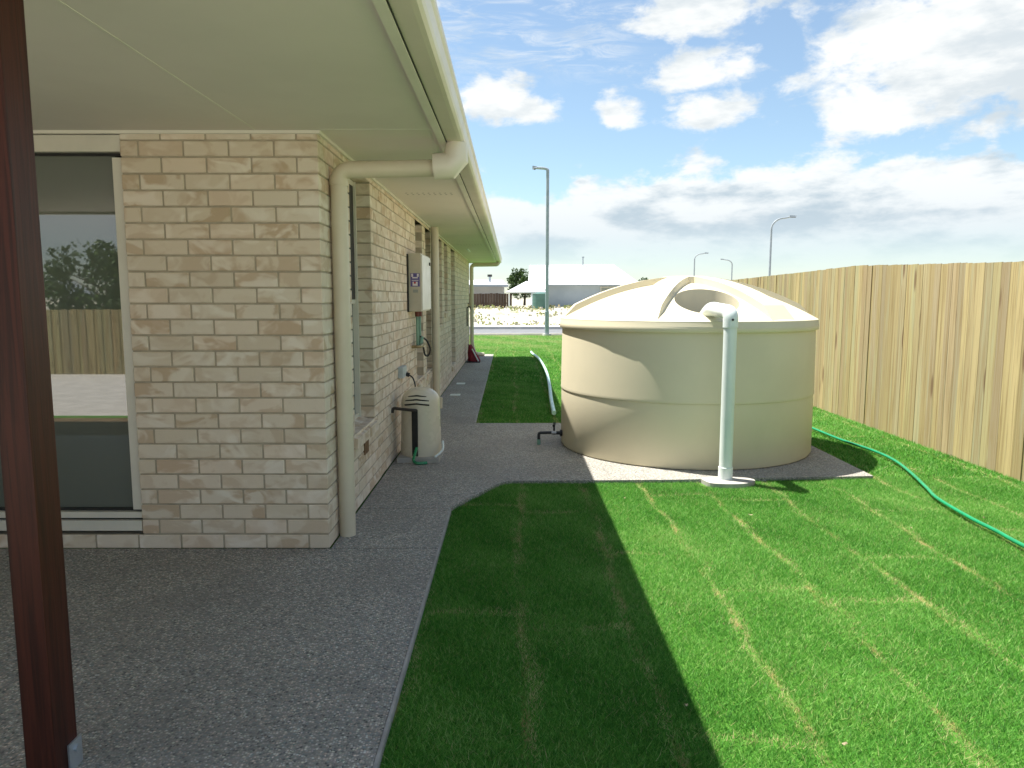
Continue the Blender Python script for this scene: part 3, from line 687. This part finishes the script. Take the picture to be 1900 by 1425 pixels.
MB().lathe([(0.0, 1.606), (0.20, 1.604), (0.222, 1.598), (0.24, 1.50)], TC, 40).build('hub', TANK, lid, smooth=True)
# tank outlet valve
tv = empty('tank_valve', (0.36, 6.98, 0), 'small brass valve and black pipe at the left foot of the tank', 'valve')
MB().tube([(0.50, 6.98, 0.112), (0.462, 6.98, 0.112)], 0.032, 12).build('flange', BLACK, tv, smooth=True)
MB().tube([(0.465, 6.98, 0.112), (0.39, 6.98, 0.116)], 0.017, 10).build('nipple', BLACK, tv, smooth=True)
MB().tube([(0.425, 6.98, 0.113), (0.38, 6.98, 0.116)], 0.023, 8).build('valve_body', pm('nickel', (0.5, 0.48, 0.44), rough=0.35, metal=0.6), tv, smooth=True)
MB().tube([(0.405, 6.98, 0.13), (0.405, 6.98, 0.19)], 0.009, 8).build('stem', BLACK, tv)
MB().tube([(0.40, 6.95, 0.185), (0.41, 7.01, 0.20)], 0.013, 8).build('handle', BLACK, tv)
MB().tube(bend([(0.385, 6.98, 0.116), (0.258, 6.98, 0.112), (0.258, 6.98, 0.045)], 0.02), 0.0145, 10).build('pipe', BLACK, tv, smooth=True)
MB().tube([(0.258, 6.98, 0.05), (0.258, 6.98, -0.002)], 0.018, 10).build('hose_end', GREENPIPE, tv, smooth=True)
# white inlet pipe
ip = empty('inlet_pipe', (1.66, 5.60, 0), 'white plastic pipe standing in front of the tank and bending into its lid', 'pipe')
MB().tube([(1.66, 5.60, 0.0), (1.66, 5.60, 1.24)], 0.050, 28).build('riser', PVC, ip, smooth=True)
MB().tube([(1.66, 5.60, 0.0), (1.66, 5.60, 0.098), (1.66, 5.60, 0.10)], [0.055, 0.055, 0.051], 28).build('collar', PVC, ip, smooth=True)
MB().tube(bend([(1.66, 5.60, 1.18), (1.66, 5.60, 1.292), (1.60, 5.94, 1.318), (1.585, 6.05, 1.25)], 0.058, 8), 0.0565, 24).build('elbow', PVC, ip, smooth=True)
MB().tube([(1.66, 5.545, 1.24), (1.66, 5.539, 1.24)], 0.009, 10).build('screw', BLACK, ip)
pad = [(1.66 + 0.20 * math.cos(a) * (1 + 0.10 * math.sin(3 * a + 1)), 5.55 + 0.135 * math.sin(a) * (1 + 0.1 * math.cos(2 * a))) for a in [2 * math.pi * k / 28 for k in range(28)]]
MB().prism([p for p in pad], -0.05, 0.006).build('concrete_pad', CONC, loc=(1.66, 5.55, 0), label='rough round concrete pad under the white inlet pipe', cat='concrete pad', bevel=0.0)

# hoses on the lawn
MB().tube(smoothline([(0.495, 18.9, 0.03), (0.509, 18.4, 0.03), (0.612, 16.8, 0.03), (0.648, 14.2, 0.03), (0.604, 11.9, 0.03), (0.536, 9.99, 0.03), (0.505, 8.75, 0.03)]), 0.027, 12).build('drain_hose', AQUAHOSE, loc=(0.5, 12, 0), smooth=True, label='pale aqua drain hose lying on the shaded lawn left of the tank', cat='hose')
MB().tube(smoothline([(3.05, 9.2, 0.012), (3.2, 8.4, 0.012), (3.235, 7.78, 0.012), (3.252, 7.17, 0.012), (3.315, 6.64, 0.012), (3.30, 6.23, 0.012), (3.202, 5.79, 0.012), (3.06, 5.30, 0.012), (2.971, 5.0, 0.012), (2.918, 4.56, 0.012), (2.909, 4.28, 0.012), (2.89, 4.03, 0.012), (2.9, 3.5, 0.012)]), 0.0125, 10).build('garden_hose', GREENHOSE, loc=(3.1, 5.5, 0), smooth=True, label='bright green garden hose curving over the lawn beside the fence', cat='hose')

# ================================================================== PALING FENCES
def paling_mesh(wd, th, k):
    m_ = MB(); m_.box(-th, 0, 0, wd, 0, 1)
    me = bpy.data.meshes.new('paling'); me.from_pydata(m_.v, [], m_.f); me.materials.append(PINE); return me
PM = [paling_mesh(wd, 0.0105, k) for k, wd in enumerate((0.098, 0.102, 0.088, 0.075, 0.090, 0.105))]
def ztop(y): return float(np.interp(y, [0, 5.8, 7.4, 8.6, 10, 13.5, 22], [1.67, 1.687, 1.735, 1.776, 1.757, 1.728, 1.71]))
fe = empty('paling_fence', (4.0, 0, -0.03), 'tall treated pine paling fence along the right side of the yard', 'fence')
y = 2.4; back = False
while y < 20.5:
    me = random.choice(PM); wd = max(v.co.y for v in me.vertices)
    o = link('paling', me, fe, (random.uniform(-0.0035, 0.0) + (0.0116 if back else 0.0), y, 0.0)); o.scale = (1, 1, ztop(y) + 0.03 + random.uniform(-0.003, 0.004))
    o.rotation_euler = (random.uniform(-0.0012, 0.0012), 0, random.uniform(-0.012, 0.012))
    nb = (not back) if back or random.random() < 0.08 else False
    y += wd + random.choice((0.0006, 0.0012, 0.002, 0.003)) if nb == back else wd - random.choice((0.006, 0.012, 0.03, 0.045)); back = nb
for zz in (0.25, 0.95, 1.5): MB().box(4.018, 4.06, 2.4, 20.5, zz, zz + 0.075).build('rail', PINE, fe)
for k in range(8): MB().box(4.06, 4.16, 2.6 + k * 2.4, 2.7 + k * 2.4, -0.03, 1.62).build('post', PINE, fe)
fr = empty('paling_fence', (-13, -5.7, -0.03), 'low paling fence behind the viewer, mirrored in the glass door', 'fence')
x = 0.0; k = 0
while x < 11:
    me = random.choice(PM); wd = max(v.co.y for v in me.vertices)
    o = link('paling', me, fr, (x, 0.0 if k % 2 else -0.0115, 0)); o.rotation_euler = (0, 0, -math.pi / 2); o.scale = (1, 1, 1.22 + random.uniform(-0.006, 0.006))
    x += wd - random.uniform(0.008, 0.02); k += 1
for zz in (0.25, 0.9): MB().box(-13, -2, -5.78, -5.737, zz, zz + 0.07).build('rail', PINE, fr)

# ================================================================== STREET, FAR HOUSES
def lamp(x, y, h, dx, label, dy=0.0, r=0.07, bow=0.9):
    o = empty('street_lamp', (x, y, rise(y)), label, 'street lamp', 'street lamps')
    z0 = rise(y)
    a = abs(dx); sgn = 1 if dx > 0 else -1
    pts = [(x, y, z0 - 0.05), (x, y, z0 + 0.9), (x, y, z0 + 0.92), (x, y, h - bow)]
    n_ = 8
    for k in range(1, n_ + 1):
        q = k / n_ * math.pi / 2; pts.append((x + sgn * 0.55 * a * (1 - math.cos(q)), y, h - bow + bow * 0.88 * math.sin(q)))
    pts.append((x + dx * 0.85, y, h))
    rr = [r, r, r * 0.8, r * 0.7] + [r * 0.6 - 0.01 * 0] * n_ + [r * 0.5]
    MB().tube(pts, rr, 10).build('pole', LAMPGREY, o, smooth=True)
    hd = MB(); hx0, hx1 = sorted((x + dx * 0.72, x + dx * 1.02))
    hd.add([(hx0, y - 0.11, h - 0.04), (hx1, y - 0.08, h - 0.02), (hx1, y + 0.08, h - 0.02), (hx0, y + 0.11, h - 0.04), (hx0, y - 0.07, h + 0.07), (hx1, y - 0.04, h + 0.05), (hx1, y + 0.04, h + 0.05), (hx0, y + 0.07, h + 0.07)],
           [(0, 3, 2, 1), (4, 5, 6, 7), (0, 1, 5, 4), (1, 2, 6, 5), (2, 3, 7, 6), (3, 0, 4, 7)])
    hd.build('lamp_head', LAMPGREY, o)
    MB().box(hx0 + 0.05, hx1 - 0.05, y - 0.06, y + 0.06, h - 0.062, h - 0.032).build('lens', pm('lamp_lens', (0.06, 0.065, 0.07)), o)
    MB().lathe([(0.0, z0 + 0.05), (0.16, z0 + 0.05), (0.17, z0 - 0.06)], (x, y), 16).build('footing', KERB, o)
lamp(1.33, 28.1, 6.22, -0.56, 'nearest grey street lamp standing at the kerb between house and tank', r=0.085, bow=0.08)
lamp(15.6, 45, 6.28, 1.45, 'curved street lamp rising behind the paling fence, its arm to the right', r=0.09, bow=0.75)
lamp(20.1, 82, 6.35, 1.5, 'small distant street lamp above the tank, its arm to the right', r=0.10, bow=0.7)
lamp(28.4, 96, 6.4, -1.5, 'small distant street lamp whose arm points left', r=0.11, bow=0.7)

# white roofed house
wh = empty('white_house', (6, 63, 0.76), 'large pale house with a bright white roof across the street', 'house')
b0 = 0.70
MB().box(1.75, 10.2, 60.35, 68.0, b0, 2.52).build('wall', GREYWALL, wh)
r_ = MB()
r_.add([(1.45, 60, 2.5), (10.5, 60, 2.5), (10.5, 68.4, 2.5), (1.45, 68.4, 2.5), (1.50, 64.2, 4.22), (8.75, 64.2, 4.30), (1.45, 60, 2.42), (10.5, 60, 2.42), (10.5, 68.4, 2.42), (1.45, 68.4, 2.42)],
       [(0, 1, 5, 4), (1, 2, 5), (2, 3, 4, 5), (3, 0, 4), (6, 9, 8, 7), (0, 6, 7, 1), (1, 7, 8, 2), (2, 8, 9, 3), (3, 9, 6, 0)])
rfo = r_.build('roof', WHITEROOF, wh)
for k in range(24):
    t_ = k / 23; xb = 1.6 + 8.6 * t_; xt = 1.6 + 7.0 * t_
    MB().tube([(xb, 60.02, 2.53), (xt, 64.1, 4.24 + 0.06 * t_)], 0.022, 4).build('roof_rib', WHITEROOF, rfo)
MB().tube([(6.1, 64.0, 4.2), (6.1, 64.0, 4.85)], 0.05, 8).build('flue', LAMPGREY, rfo)
MB().tube([(6.1, 64.0, 4.85), (6.1, 64.0, 4.95)], 0.11, 8).build('cowl', LAMPGREY, rfo)
MB().box(1.5, 10.45, 59.9, 59.99, 2.40, 2.50).build('gutter', LAMPGREY, wh)
lo = MB(); lo.add([(1.5, 58.4, 2.12), (2.9, 58.4, 2.12), (2.9, 59.88, 2.5), (1.5, 59.88, 2.5), (1.5, 58.4, 2.06), (2.9, 58.4, 2.06), (2.9, 59.88, 2.44), (1.5, 59.88, 2.44)], [(0, 1, 2, 3), (4, 7, 6, 5), (0, 4, 5, 1), (1, 5, 6, 2), (2, 6, 7, 3), (3, 7, 4, 0)])
lo.build('porch_roof', WHITEROOF, wh)
for px in (1.6, 2.8): MB().box(px, px + 0.09, 58.5, 58.59, b0, 2.08).build('porch_post', WHITEROOF, wh)
wi_ = MB().box(7.2, 9.4, 60.28, 60.345, 1.5, 2.33).build('window', FRAME, wh)
MB().box(7.26, 8.27, 60.26, 60.275, 1.56, 2.27).build('pane', GLASS, wi_); MB().box(8.33, 9.34, 60.26, 60.275, 1.56, 2.27).build('pane', GLASS, wi_)
MB().add([(10.3, 62, 2.35), (11.6, 61, 2.35), (11.6, 67, 2.35), (10.3, 67, 2.35), (10.3, 64.2, 2.95), (10.32, 64.3, 2.95)], [(0, 1, 4), (1, 2, 5, 4), (2, 3, 5), (3, 0, 4, 5), (0, 3, 2, 1)]).build('side_roof', WHITEROOF, wh)
MB().box(10.31, 11.4, 61.9, 66.8, b0, 2.34).build('side_wall', GREYWALL, wh)

lh = empty('grey_house', (-5, 60, 0.76), 'low grey house behind the brown fence at the end of the brick wall', 'house')
MB().box(-9.5, -0.65, 57.0, 63, b0, 2.36).build('wall', GREYROOF, lh)
q_ = MB(); q_.add([(-10, 56.4, 2.44), (-0.3, 56.4, 2.44), (-0.3, 63.6, 2.44), (-10, 63.6, 2.44), (-9.5, 59.9, 2.86), (-0.8, 59.9, 2.86), (-10, 56.4, 2.32), (-0.3, 56.4, 2.32), (-0.3, 63.6, 2.32), (-10, 63.6, 2.32)],
                  [(0, 1, 5, 4), (1, 2, 5), (2, 3, 4, 5), (3, 0, 4), (6, 9, 8, 7), (0, 6, 7, 1), (1, 7, 8, 2), (2, 8, 9, 3), (3, 9, 6, 0)])
lr = q_.build('roof', WHITEROOF, lh)
MB().box(-10, -0.3, 56.33, 56.39, 2.26, 2.40).build('fascia', LAMPGREY, lh)
MB().tube([(-1.75, 58.5, 2.6), (-1.75, 58.5, 3.12)], 0.09, 8).build('flue', LAMPGREY, lr); MB().tube([(-1.75, 58.5, 3.08), (-1.75, 58.5, 3.26)], 0.19, 8).build('cowl', BLACK, lr)
bf = empty('board_fence', (-5, 54, 0.74), 'dark brown timber fence in front of the low grey house', 'fence')
x = -10.0
bm_ = [None] * 3
while x < -0.05:
    m_ = MB().box(x, x + 0.19, 54, 54.03, 0.70, 1.75 + random.uniform(-0.03, 0.03)); m_.build('board', BROWNFENCE, bf); x += 0.2
MB().box(-10, -0.05, 54.032, 54.08, 1.0, 1.09).build('rail', BROWNFENCE, bf)
gz = empty('peaked_shelter', (1.0, 52, 0.74), 'small white peaked shelter roof between the grey and white houses', 'shelter')
MB().add([(-0.4, 51, 1.85), (2.4, 51, 1.85), (2.4, 54.5, 1.85), (-0.4, 54.5, 1.85), (1.03, 52.75, 2.62), (-0.4, 51, 1.78), (2.4, 51, 1.78), (2.4, 54.5, 1.78), (-0.4, 54.5, 1.78)],
         [(0, 1, 4), (1, 2, 4), (2, 3, 4), (3, 0, 4), (0, 5, 6, 1), (1, 6, 7, 2), (2, 7, 8, 3), (3, 8, 5, 0), (5, 8, 7, 6)]).build('roof', WHITEROOF, gz)
for (px, py) in ((-0.25, 51.2), (2.2, 51.2), (-0.25, 54.3), (2.2, 54.3)): MB().box(px, px + 0.1, py, py + 0.1, 0.65, 1.80).build('post', WHITEROOF, gz)
gt = empty('green_tank', (1.95, 50.3, 0.74), 'small grey-green steel water tank beside the white shelter', 'water tank')
MB().lathe([(0.56, 0.68)] + [(0.56 + 0.012 * (k % 2), 0.72 + k * 0.05) for k in range(20)] + [(0.57, 1.70)], (1.95, 50.3), 28).build('wall', TANKGREEN, gt, smooth=False)
MB().lathe([(0.585, 1.69), (0.585, 1.715), (0.0, 1.83)], (1.95, 50.3), 28).build('lid', TANKGREEN, gt)

# ------------------------------------------------------------------ foliage
def quads(name, mat, P, size, tone, dry=None, parent=None, kind=None, flat=0.0):
    """leaf-sized quads at points P"""
    n = len(P); d = rng.normal(size=(n, 3)); d /= np.linalg.norm(d, axis=1, keepdims=True)
    e = np.cross(d, rng.normal(size=(n, 3))); e /= np.linalg.norm(e, axis=1, keepdims=True)
    s = np.asarray(size).reshape(-1, 1) * np.ones((n, 1))
    V = np.stack([P - d * s, P + e * s * 0.45, P + d * s, P - e * s * 0.45], 1).reshape(-1, 3)
    if parent is not None: V = V - np.array(acc_loc(parent))
    me = bpy.data.meshes.new(name); me.vertices.add(4 * n); me.vertices.foreach_set('co', V.ravel())
    me.loops.add(4 * n); me.loops.foreach_set('vertex_index', np.arange(4 * n)); me.polygons.add(n)
    me.polygons.foreach_set('loop_start', np.arange(n) * 4); me.polygons.foreach_set('loop_total', np.full(n, 4)); me.update()
    for nm_, val in (('tone', tone), ('dry', np.zeros(n) if dry is None else dry)):
        a = me.attributes.new(nm_, 'FLOAT', 'FACE'); a.data.foreach_set('value', np.asarray(val, dtype=np.float32))
    me.materials.append(mat); o = link(name, me, parent); return tag(o, kind=kind)
def tree(label, x, y, h, rw, rh, n, leaf, z0=None, low=0.25, group=None):
    z0 = rise(y) - 0.05 if z0 is None else z0
    t = empty('tree', (x, y, z0), label, 'tree', group)
    tk = MB(); tk.tube([(x, y, z0), (x + 0.05, y, z0 + h * 0.3), (x - 0.04, y + 0.05, z0 + h * 0.65)], [h * 0.035, h * 0.026, h * 0.012], 8)
    for k in range(6):
        a = k * 1.05 + random.random(); zb = z0 + h * random.uniform(0.2, 0.5)
        tk.tube([(x, y, zb), (x + rw * 0.35 * math.cos(a), y + rw * 0.35 * math.sin(a), zb + h * 0.15), (x + rw * 0.7 * math.cos(a), y + rw * 0.7 * math.sin(a), zb + h * 0.28)], [h * 0.014, h * 0.009, h * 0.003], 6)
    tk.build('trunk', BARK, t, smooth=True)
    nc = 46; C = rng.normal(size=(nc, 3)); C /= np.linalg.norm(C, axis=1, keepdims=True); C *= rng.uniform(0.35, 1.0, (nc, 1)) ** 0.5
    C = C * np.array([rw, rw, rh]) + np.array([x, y, z0 + h - rh]); rad = rng.uniform(0.16, 0.36, nc) * rw
    i = rng.integers(0, nc, n); u = rng.normal(size=(n, 3)); u /= np.linalg.norm(u, axis=1, keepdims=True)
    P = C[i] + u * (rad[i] * rng.uniform(0.3, 1.0, n) ** 0.5)[:, None]
    P = P[P[:, 2] > z0 + low]
    quads('crown', LEAFM, P, rng.uniform(0.6, 1.3, len(P)) * leaf, np.clip(rng.normal(0.45, 0.22, len(P)), 0, 1), parent=t)
tree('dark rounded tree behind the white house roof, left end', 1.25, 74, 3.75, 1.6, 1.5, 4000, 0.13)
tree('low dark bush on the skyline right of the white house', 14.8, 82, 2.9, 0.9, 1.0, 1800, 0.11)
tree('tiny dark bush on the skyline just above the tank lid', 16.6, 84, 2.75, 0.4, 0.7, 800, 0.09)
for k, (x, y, h, rw, lab) in enumerate([(-17.5, -31, 3.7, 2.9, 'broad bushy tree mirrored at the left of the glass door'), (-22.5, -33, 4.3, 3.4, 'bushy tree mirrored in the middle of the glass door'), (-13.6, -33, 3.2, 2.6, 'smaller bushy tree mirrored beside the door jamb'), (-28, -30, 5.4, 3.2, 'tall loose tree mirrored behind the timber post')]):
    tree(lab, x, y, h, rw, h * 0.5, 6000, 0.16, z0=-0.05, low=0.1, group='trees behind the viewer')

# weeds and rubble across the street
n = 2600; wx_ = rng.uniform(-14, 24, n); wy_ = rng.uniform(36.6, 54, n)
cl = (np.sin(wx_ * 0.9 + wy_ * 0.7) + np.sin(wx_ * 0.37 - wy_ * 1.3) + rng.normal(0, 0.7, n)) > 0.55
wx_, wy_ = wx_[cl], wy_[cl]; PP = []
for a, b in zip(wx_, wy_):
    m_ = 5; zz = rise(b) - 0.06
    PP.append(np.stack([a + rng.normal(0, 0.12, m_), b + rng.normal(0, 0.12, m_), zz + rng.uniform(0.02, 0.22, m_)], 1))
PP = np.concatenate(PP); 
tag(quads('weeds', WEEDM, PP, rng.uniform(0.05, 0.12, len(PP)), np.clip(rng.normal(0.5, 0.25, len(PP)), 0, 1), (rng.random(len(PP)) < 0.25).astype(float), kind='stuff'), 'sparse green weeds on the sandy block across the street', 'weeds')
rk = MB()
for k in range(420):
    x = random.uniform(-14, 24); y = random.uniform(36.8, 53.5); s_ = random.uniform(0.04, 0.17); z = rise(y) - 0.07
    a = random.random() * 6.28
    pts = [(x + s_ * random.uniform(0.7, 1.2) * math.cos(a + q * math.pi / 2.5), y + s_ * random.uniform(0.7, 1.2) * math.sin(a + q * math.pi / 2.5)) for q in range(5)]
    zt = z + s_ * random.uniform(0.7, 1.4)
    rk.add([(p[0], p[1], z) for p in pts] + [(x + (p[0] - x) * 0.6, y + (p[1] - y) * 0.6, zt) for p in pts], [(5, 6, 7, 8, 9)] + [(q, (q + 1) % 5, 5 + (q + 1) % 5, 5 + q) for q in range(5)])
rk.build('rubble', ROCK, kind='stuff', label='pale rubble stones scattered over the sandy block across the street', cat='rubble')

# ------------------------------------------------------------------ grass
SEAMX = [0.05 + 0.475 * k for k in range(-1, 9)]
cross = []   # (x0, x1, y) butt joints of the turf rolls
for k in range(-1, 8):
    y = {-1: 3.2, 0: 3.05, 1: 3.98, 2: 3.47, 3: 5.1, 4: 3.92, 5: 3.1, 6: 4.4}.get(k, 4.0)
    yy = y - 1.75 * 3
    while yy < 28: cross.append((SEAMX[k + 1], SEAMX[k + 1] + 0.475, yy)); yy += 1.75
def wav(x, y, s): return np.sin(x * 7.1 * s + y * 3.3 * s + 1.0) * 0.5 + np.sin(x * 2.7 * s - y * 5.9 * s + 2.0) * 0.3 + np.sin(x * 13.0 * s + y * 11.0 * s) * 0.2
def paved(x, y):
    a = (x < -0.395) & (y < 4.9)
    a |= (y >= 4.8) & (y < 5.57) & (x < np.interp(y, [4.8, 4.87, 5.0, 5.17, 5.34, 5.50, 5.54, 5.56], [-0.40, -0.39, -0.325, -0.245, -0.165, -0.085, -0.045, 0.05]))
    front = np.interp(x, [0.0, 1.2, 2.868], [5.56, 5.59, 5.715])
    a |= (y > front) & (y < 8.2) & (x < 2.868)
    a |= (y >= 8.2) & (y < 18.55) & (x < np.interp(y, [8.2, 18.55], [-0.415, -0.47]))
    a |= ((x - 1.66) / 0.205) ** 2 + ((y - 5.55) / 0.14) ** 2 < 1
    return a | (x < -0.42) & (y > -0.48) & (y < 0.7) | (x < -0.5) & (y > 0.6) & (y < 18.55) | (x > 3.985)
def grass(name, label, x0, x1, y0, y1, per, hh, wd):
    n = int((x1 - x0) * (y1 - y0) * per)
    x = rng.uniform(x0, x1, n); y = rng.uniform(y0, y1, n); keep = ~paved(x + 0.010 * wav(x, y, 3.1) + rng.normal(0, 0.005, n), y + 0.014 * wav(y, x, 2.6) + rng.normal(0, 0.006, n)); x, y = x[keep], y[keep]; n = len(x)
    ds = np.full(n, 9.0)
    xw = x + 0.028 * np.sin(y * 2.1 + 1.3 * np.floor(x / 0.475)) + 0.012 * np.sin(y * 9.0 + x)
    for s_ in SEAMX: ds = np.minimum(ds, np.abs(xw - s_))
    for (a, b, yy) in cross:
        inx = (x > a) & (x < b); ds = np.where(inx, np.minimum(ds, np.abs(y + 0.02 * np.sin(x * 8) - yy) * 0.85), ds)
    patchy = np.clip(0.55 + 0.5 * wav(x, y, 0.8) + 0.45 * wav(y, x + 5, 2.7) + rng.normal(0, 0.22, n), 0, 1.1)
    seam = np.exp(-(ds / (0.022 + 0.011 * wav(x + 7, y, 1.7))) ** 2) * patchy
    keep = rng.random(n) > seam * 0.5
    x, y, seam, n = x[keep], y[keep], seam[keep], int(keep.sum())
    big = wav(x, y, 0.35) * 0.14 + wav(x + 3, y, 2.1) * 0.09 + wav(y * 1.3, x - 2, 0.9) * 0.10
    tone = np.clip(rng.normal(0.53, 0.28, n) + big, 0, 1)
    dry = np.where(rng.random(n) < np.clip(seam * 0.82, 0, 0.85), rng.uniform(0.55, 1.0, n), np.where(rng.random(n) < 0.025 + 0.07 * np.clip(wav(x - 4, y + 1, 1.3), 0, 1), 0.6, 0.0))
    far = np.clip((y - 17) / 6, 0, 1); tone = np.clip(tone + 0.25 * far, 0, 1); dry = np.maximum(dry, far * np.clip(0.18 + 0.3 * wav(x, y, 0.5), 0, 0.5))
    h = hh * np.clip(rng.normal(1, 0.28, n), 0.4, 1.9) * (1 - 0.45 * np.clip(seam, 0, 1))
    ang = rng.uniform(0, 2 * np.pi, n); lean = rng.uniform(0.25, 1.5, n) * h; la = rng.uniform(0, 2 * np.pi, n)
    w_ = wd * rng.uniform(0.7, 1.3, n); zb = -0.028
    ax, ay = np.cos(ang) * w_ / 2, np.sin(ang) * w_ / 2
    V = np.empty((n, 3, 3), dtype=np.float32)
    V[:, 0] = np.stack([x - ax, y - ay, np.full(n, zb)], 1); V[:, 1] = np.stack([x + ax, y + ay, np.full(n, zb)], 1)
    V[:, 2] = np.stack([x + np.cos(la) * lean, y + np.sin(la) * lean, zb + h], 1)
    me = bpy.data.meshes.new(name); me.vertices.add(3 * n); me.vertices.foreach_set('co', V.ravel())
    me.loops.add(3 * n); me.loops.foreach_set('vertex_index', np.arange(3 * n)); me.polygons.add(n)
    me.polygons.foreach_set('loop_start', np.arange(n) * 3); me.polygons.foreach_set('loop_total', np.full(n, 3)); me.update()
    for nm_, val in (('tone', tone), ('dry', dry)):
        a = me.attributes.new(nm_, 'FLOAT', 'FACE'); a.data.foreach_set('value', val.astype(np.float32))
    me.materials.append(GRASSM); o = link(name, me); tag(o, label, 'grass', None, 'stuff')
grass('grass', 'short green turf blades in the near lawn beside the path', -0.45, 4.0, 1.2, 5.75, 50000, 0.017, 0.0025)
grass('grass', 'short green turf beside and behind the tank', -0.5, 4.0, 5.75, 12.5, 12000, 0.022, 0.0052)
grass('grass', 'turf of the far lawn running to the kerb', -3.0, 4.2, 12.5, 28.3, 2400, 0.032, 0.010)
grass('grass', 'turf strip behind the viewer', -9.0, 4.0, -0.7, 0.68, 1500, 0.032, 0.010)

# dry leaf scraps lying in the turf
lf = MB()
for k in range(22):
    x = random.uniform(-0.3, 3.8); y = random.uniform(1.6, 5.5)
    a = random.random() * 6.28; L = random.uniform(0.010, 0.028); wd = random.uniform(0.003, 0.009); cv = random.uniform(-0.4, 0.4); z = random.uniform(-0.010, 0.002)
    dx, dy = math.cos(a), math.sin(a); pts = []
    for i in range(4):
        t_ = i / 3 - 0.5; c_ = cv * L * (t_ * t_ * 4)
        for s_ in (-1, 1): pts.append((x + dx * L * t_ - dy * (s_ * wd / 2 * (1 - abs(t_)) + c_), y + dy * L * t_ + dx * (s_ * wd / 2 * (1 - abs(t_)) + c_), z + 0.006 * abs(t_) * 2 + 0.002 * s_))
    lf.add(pts, [(0, 1, 3, 2), (2, 3, 5, 4), (4, 5, 7, 6)])
lf.build('leaf_litter', pm('dry_leaf', (0.46, 0.38, 0.24), (0.32, 0.24, 0.14), 30, 0.8), kind='stuff', label='pale dry leaf scraps scattered through the near turf', cat='leaf litter')
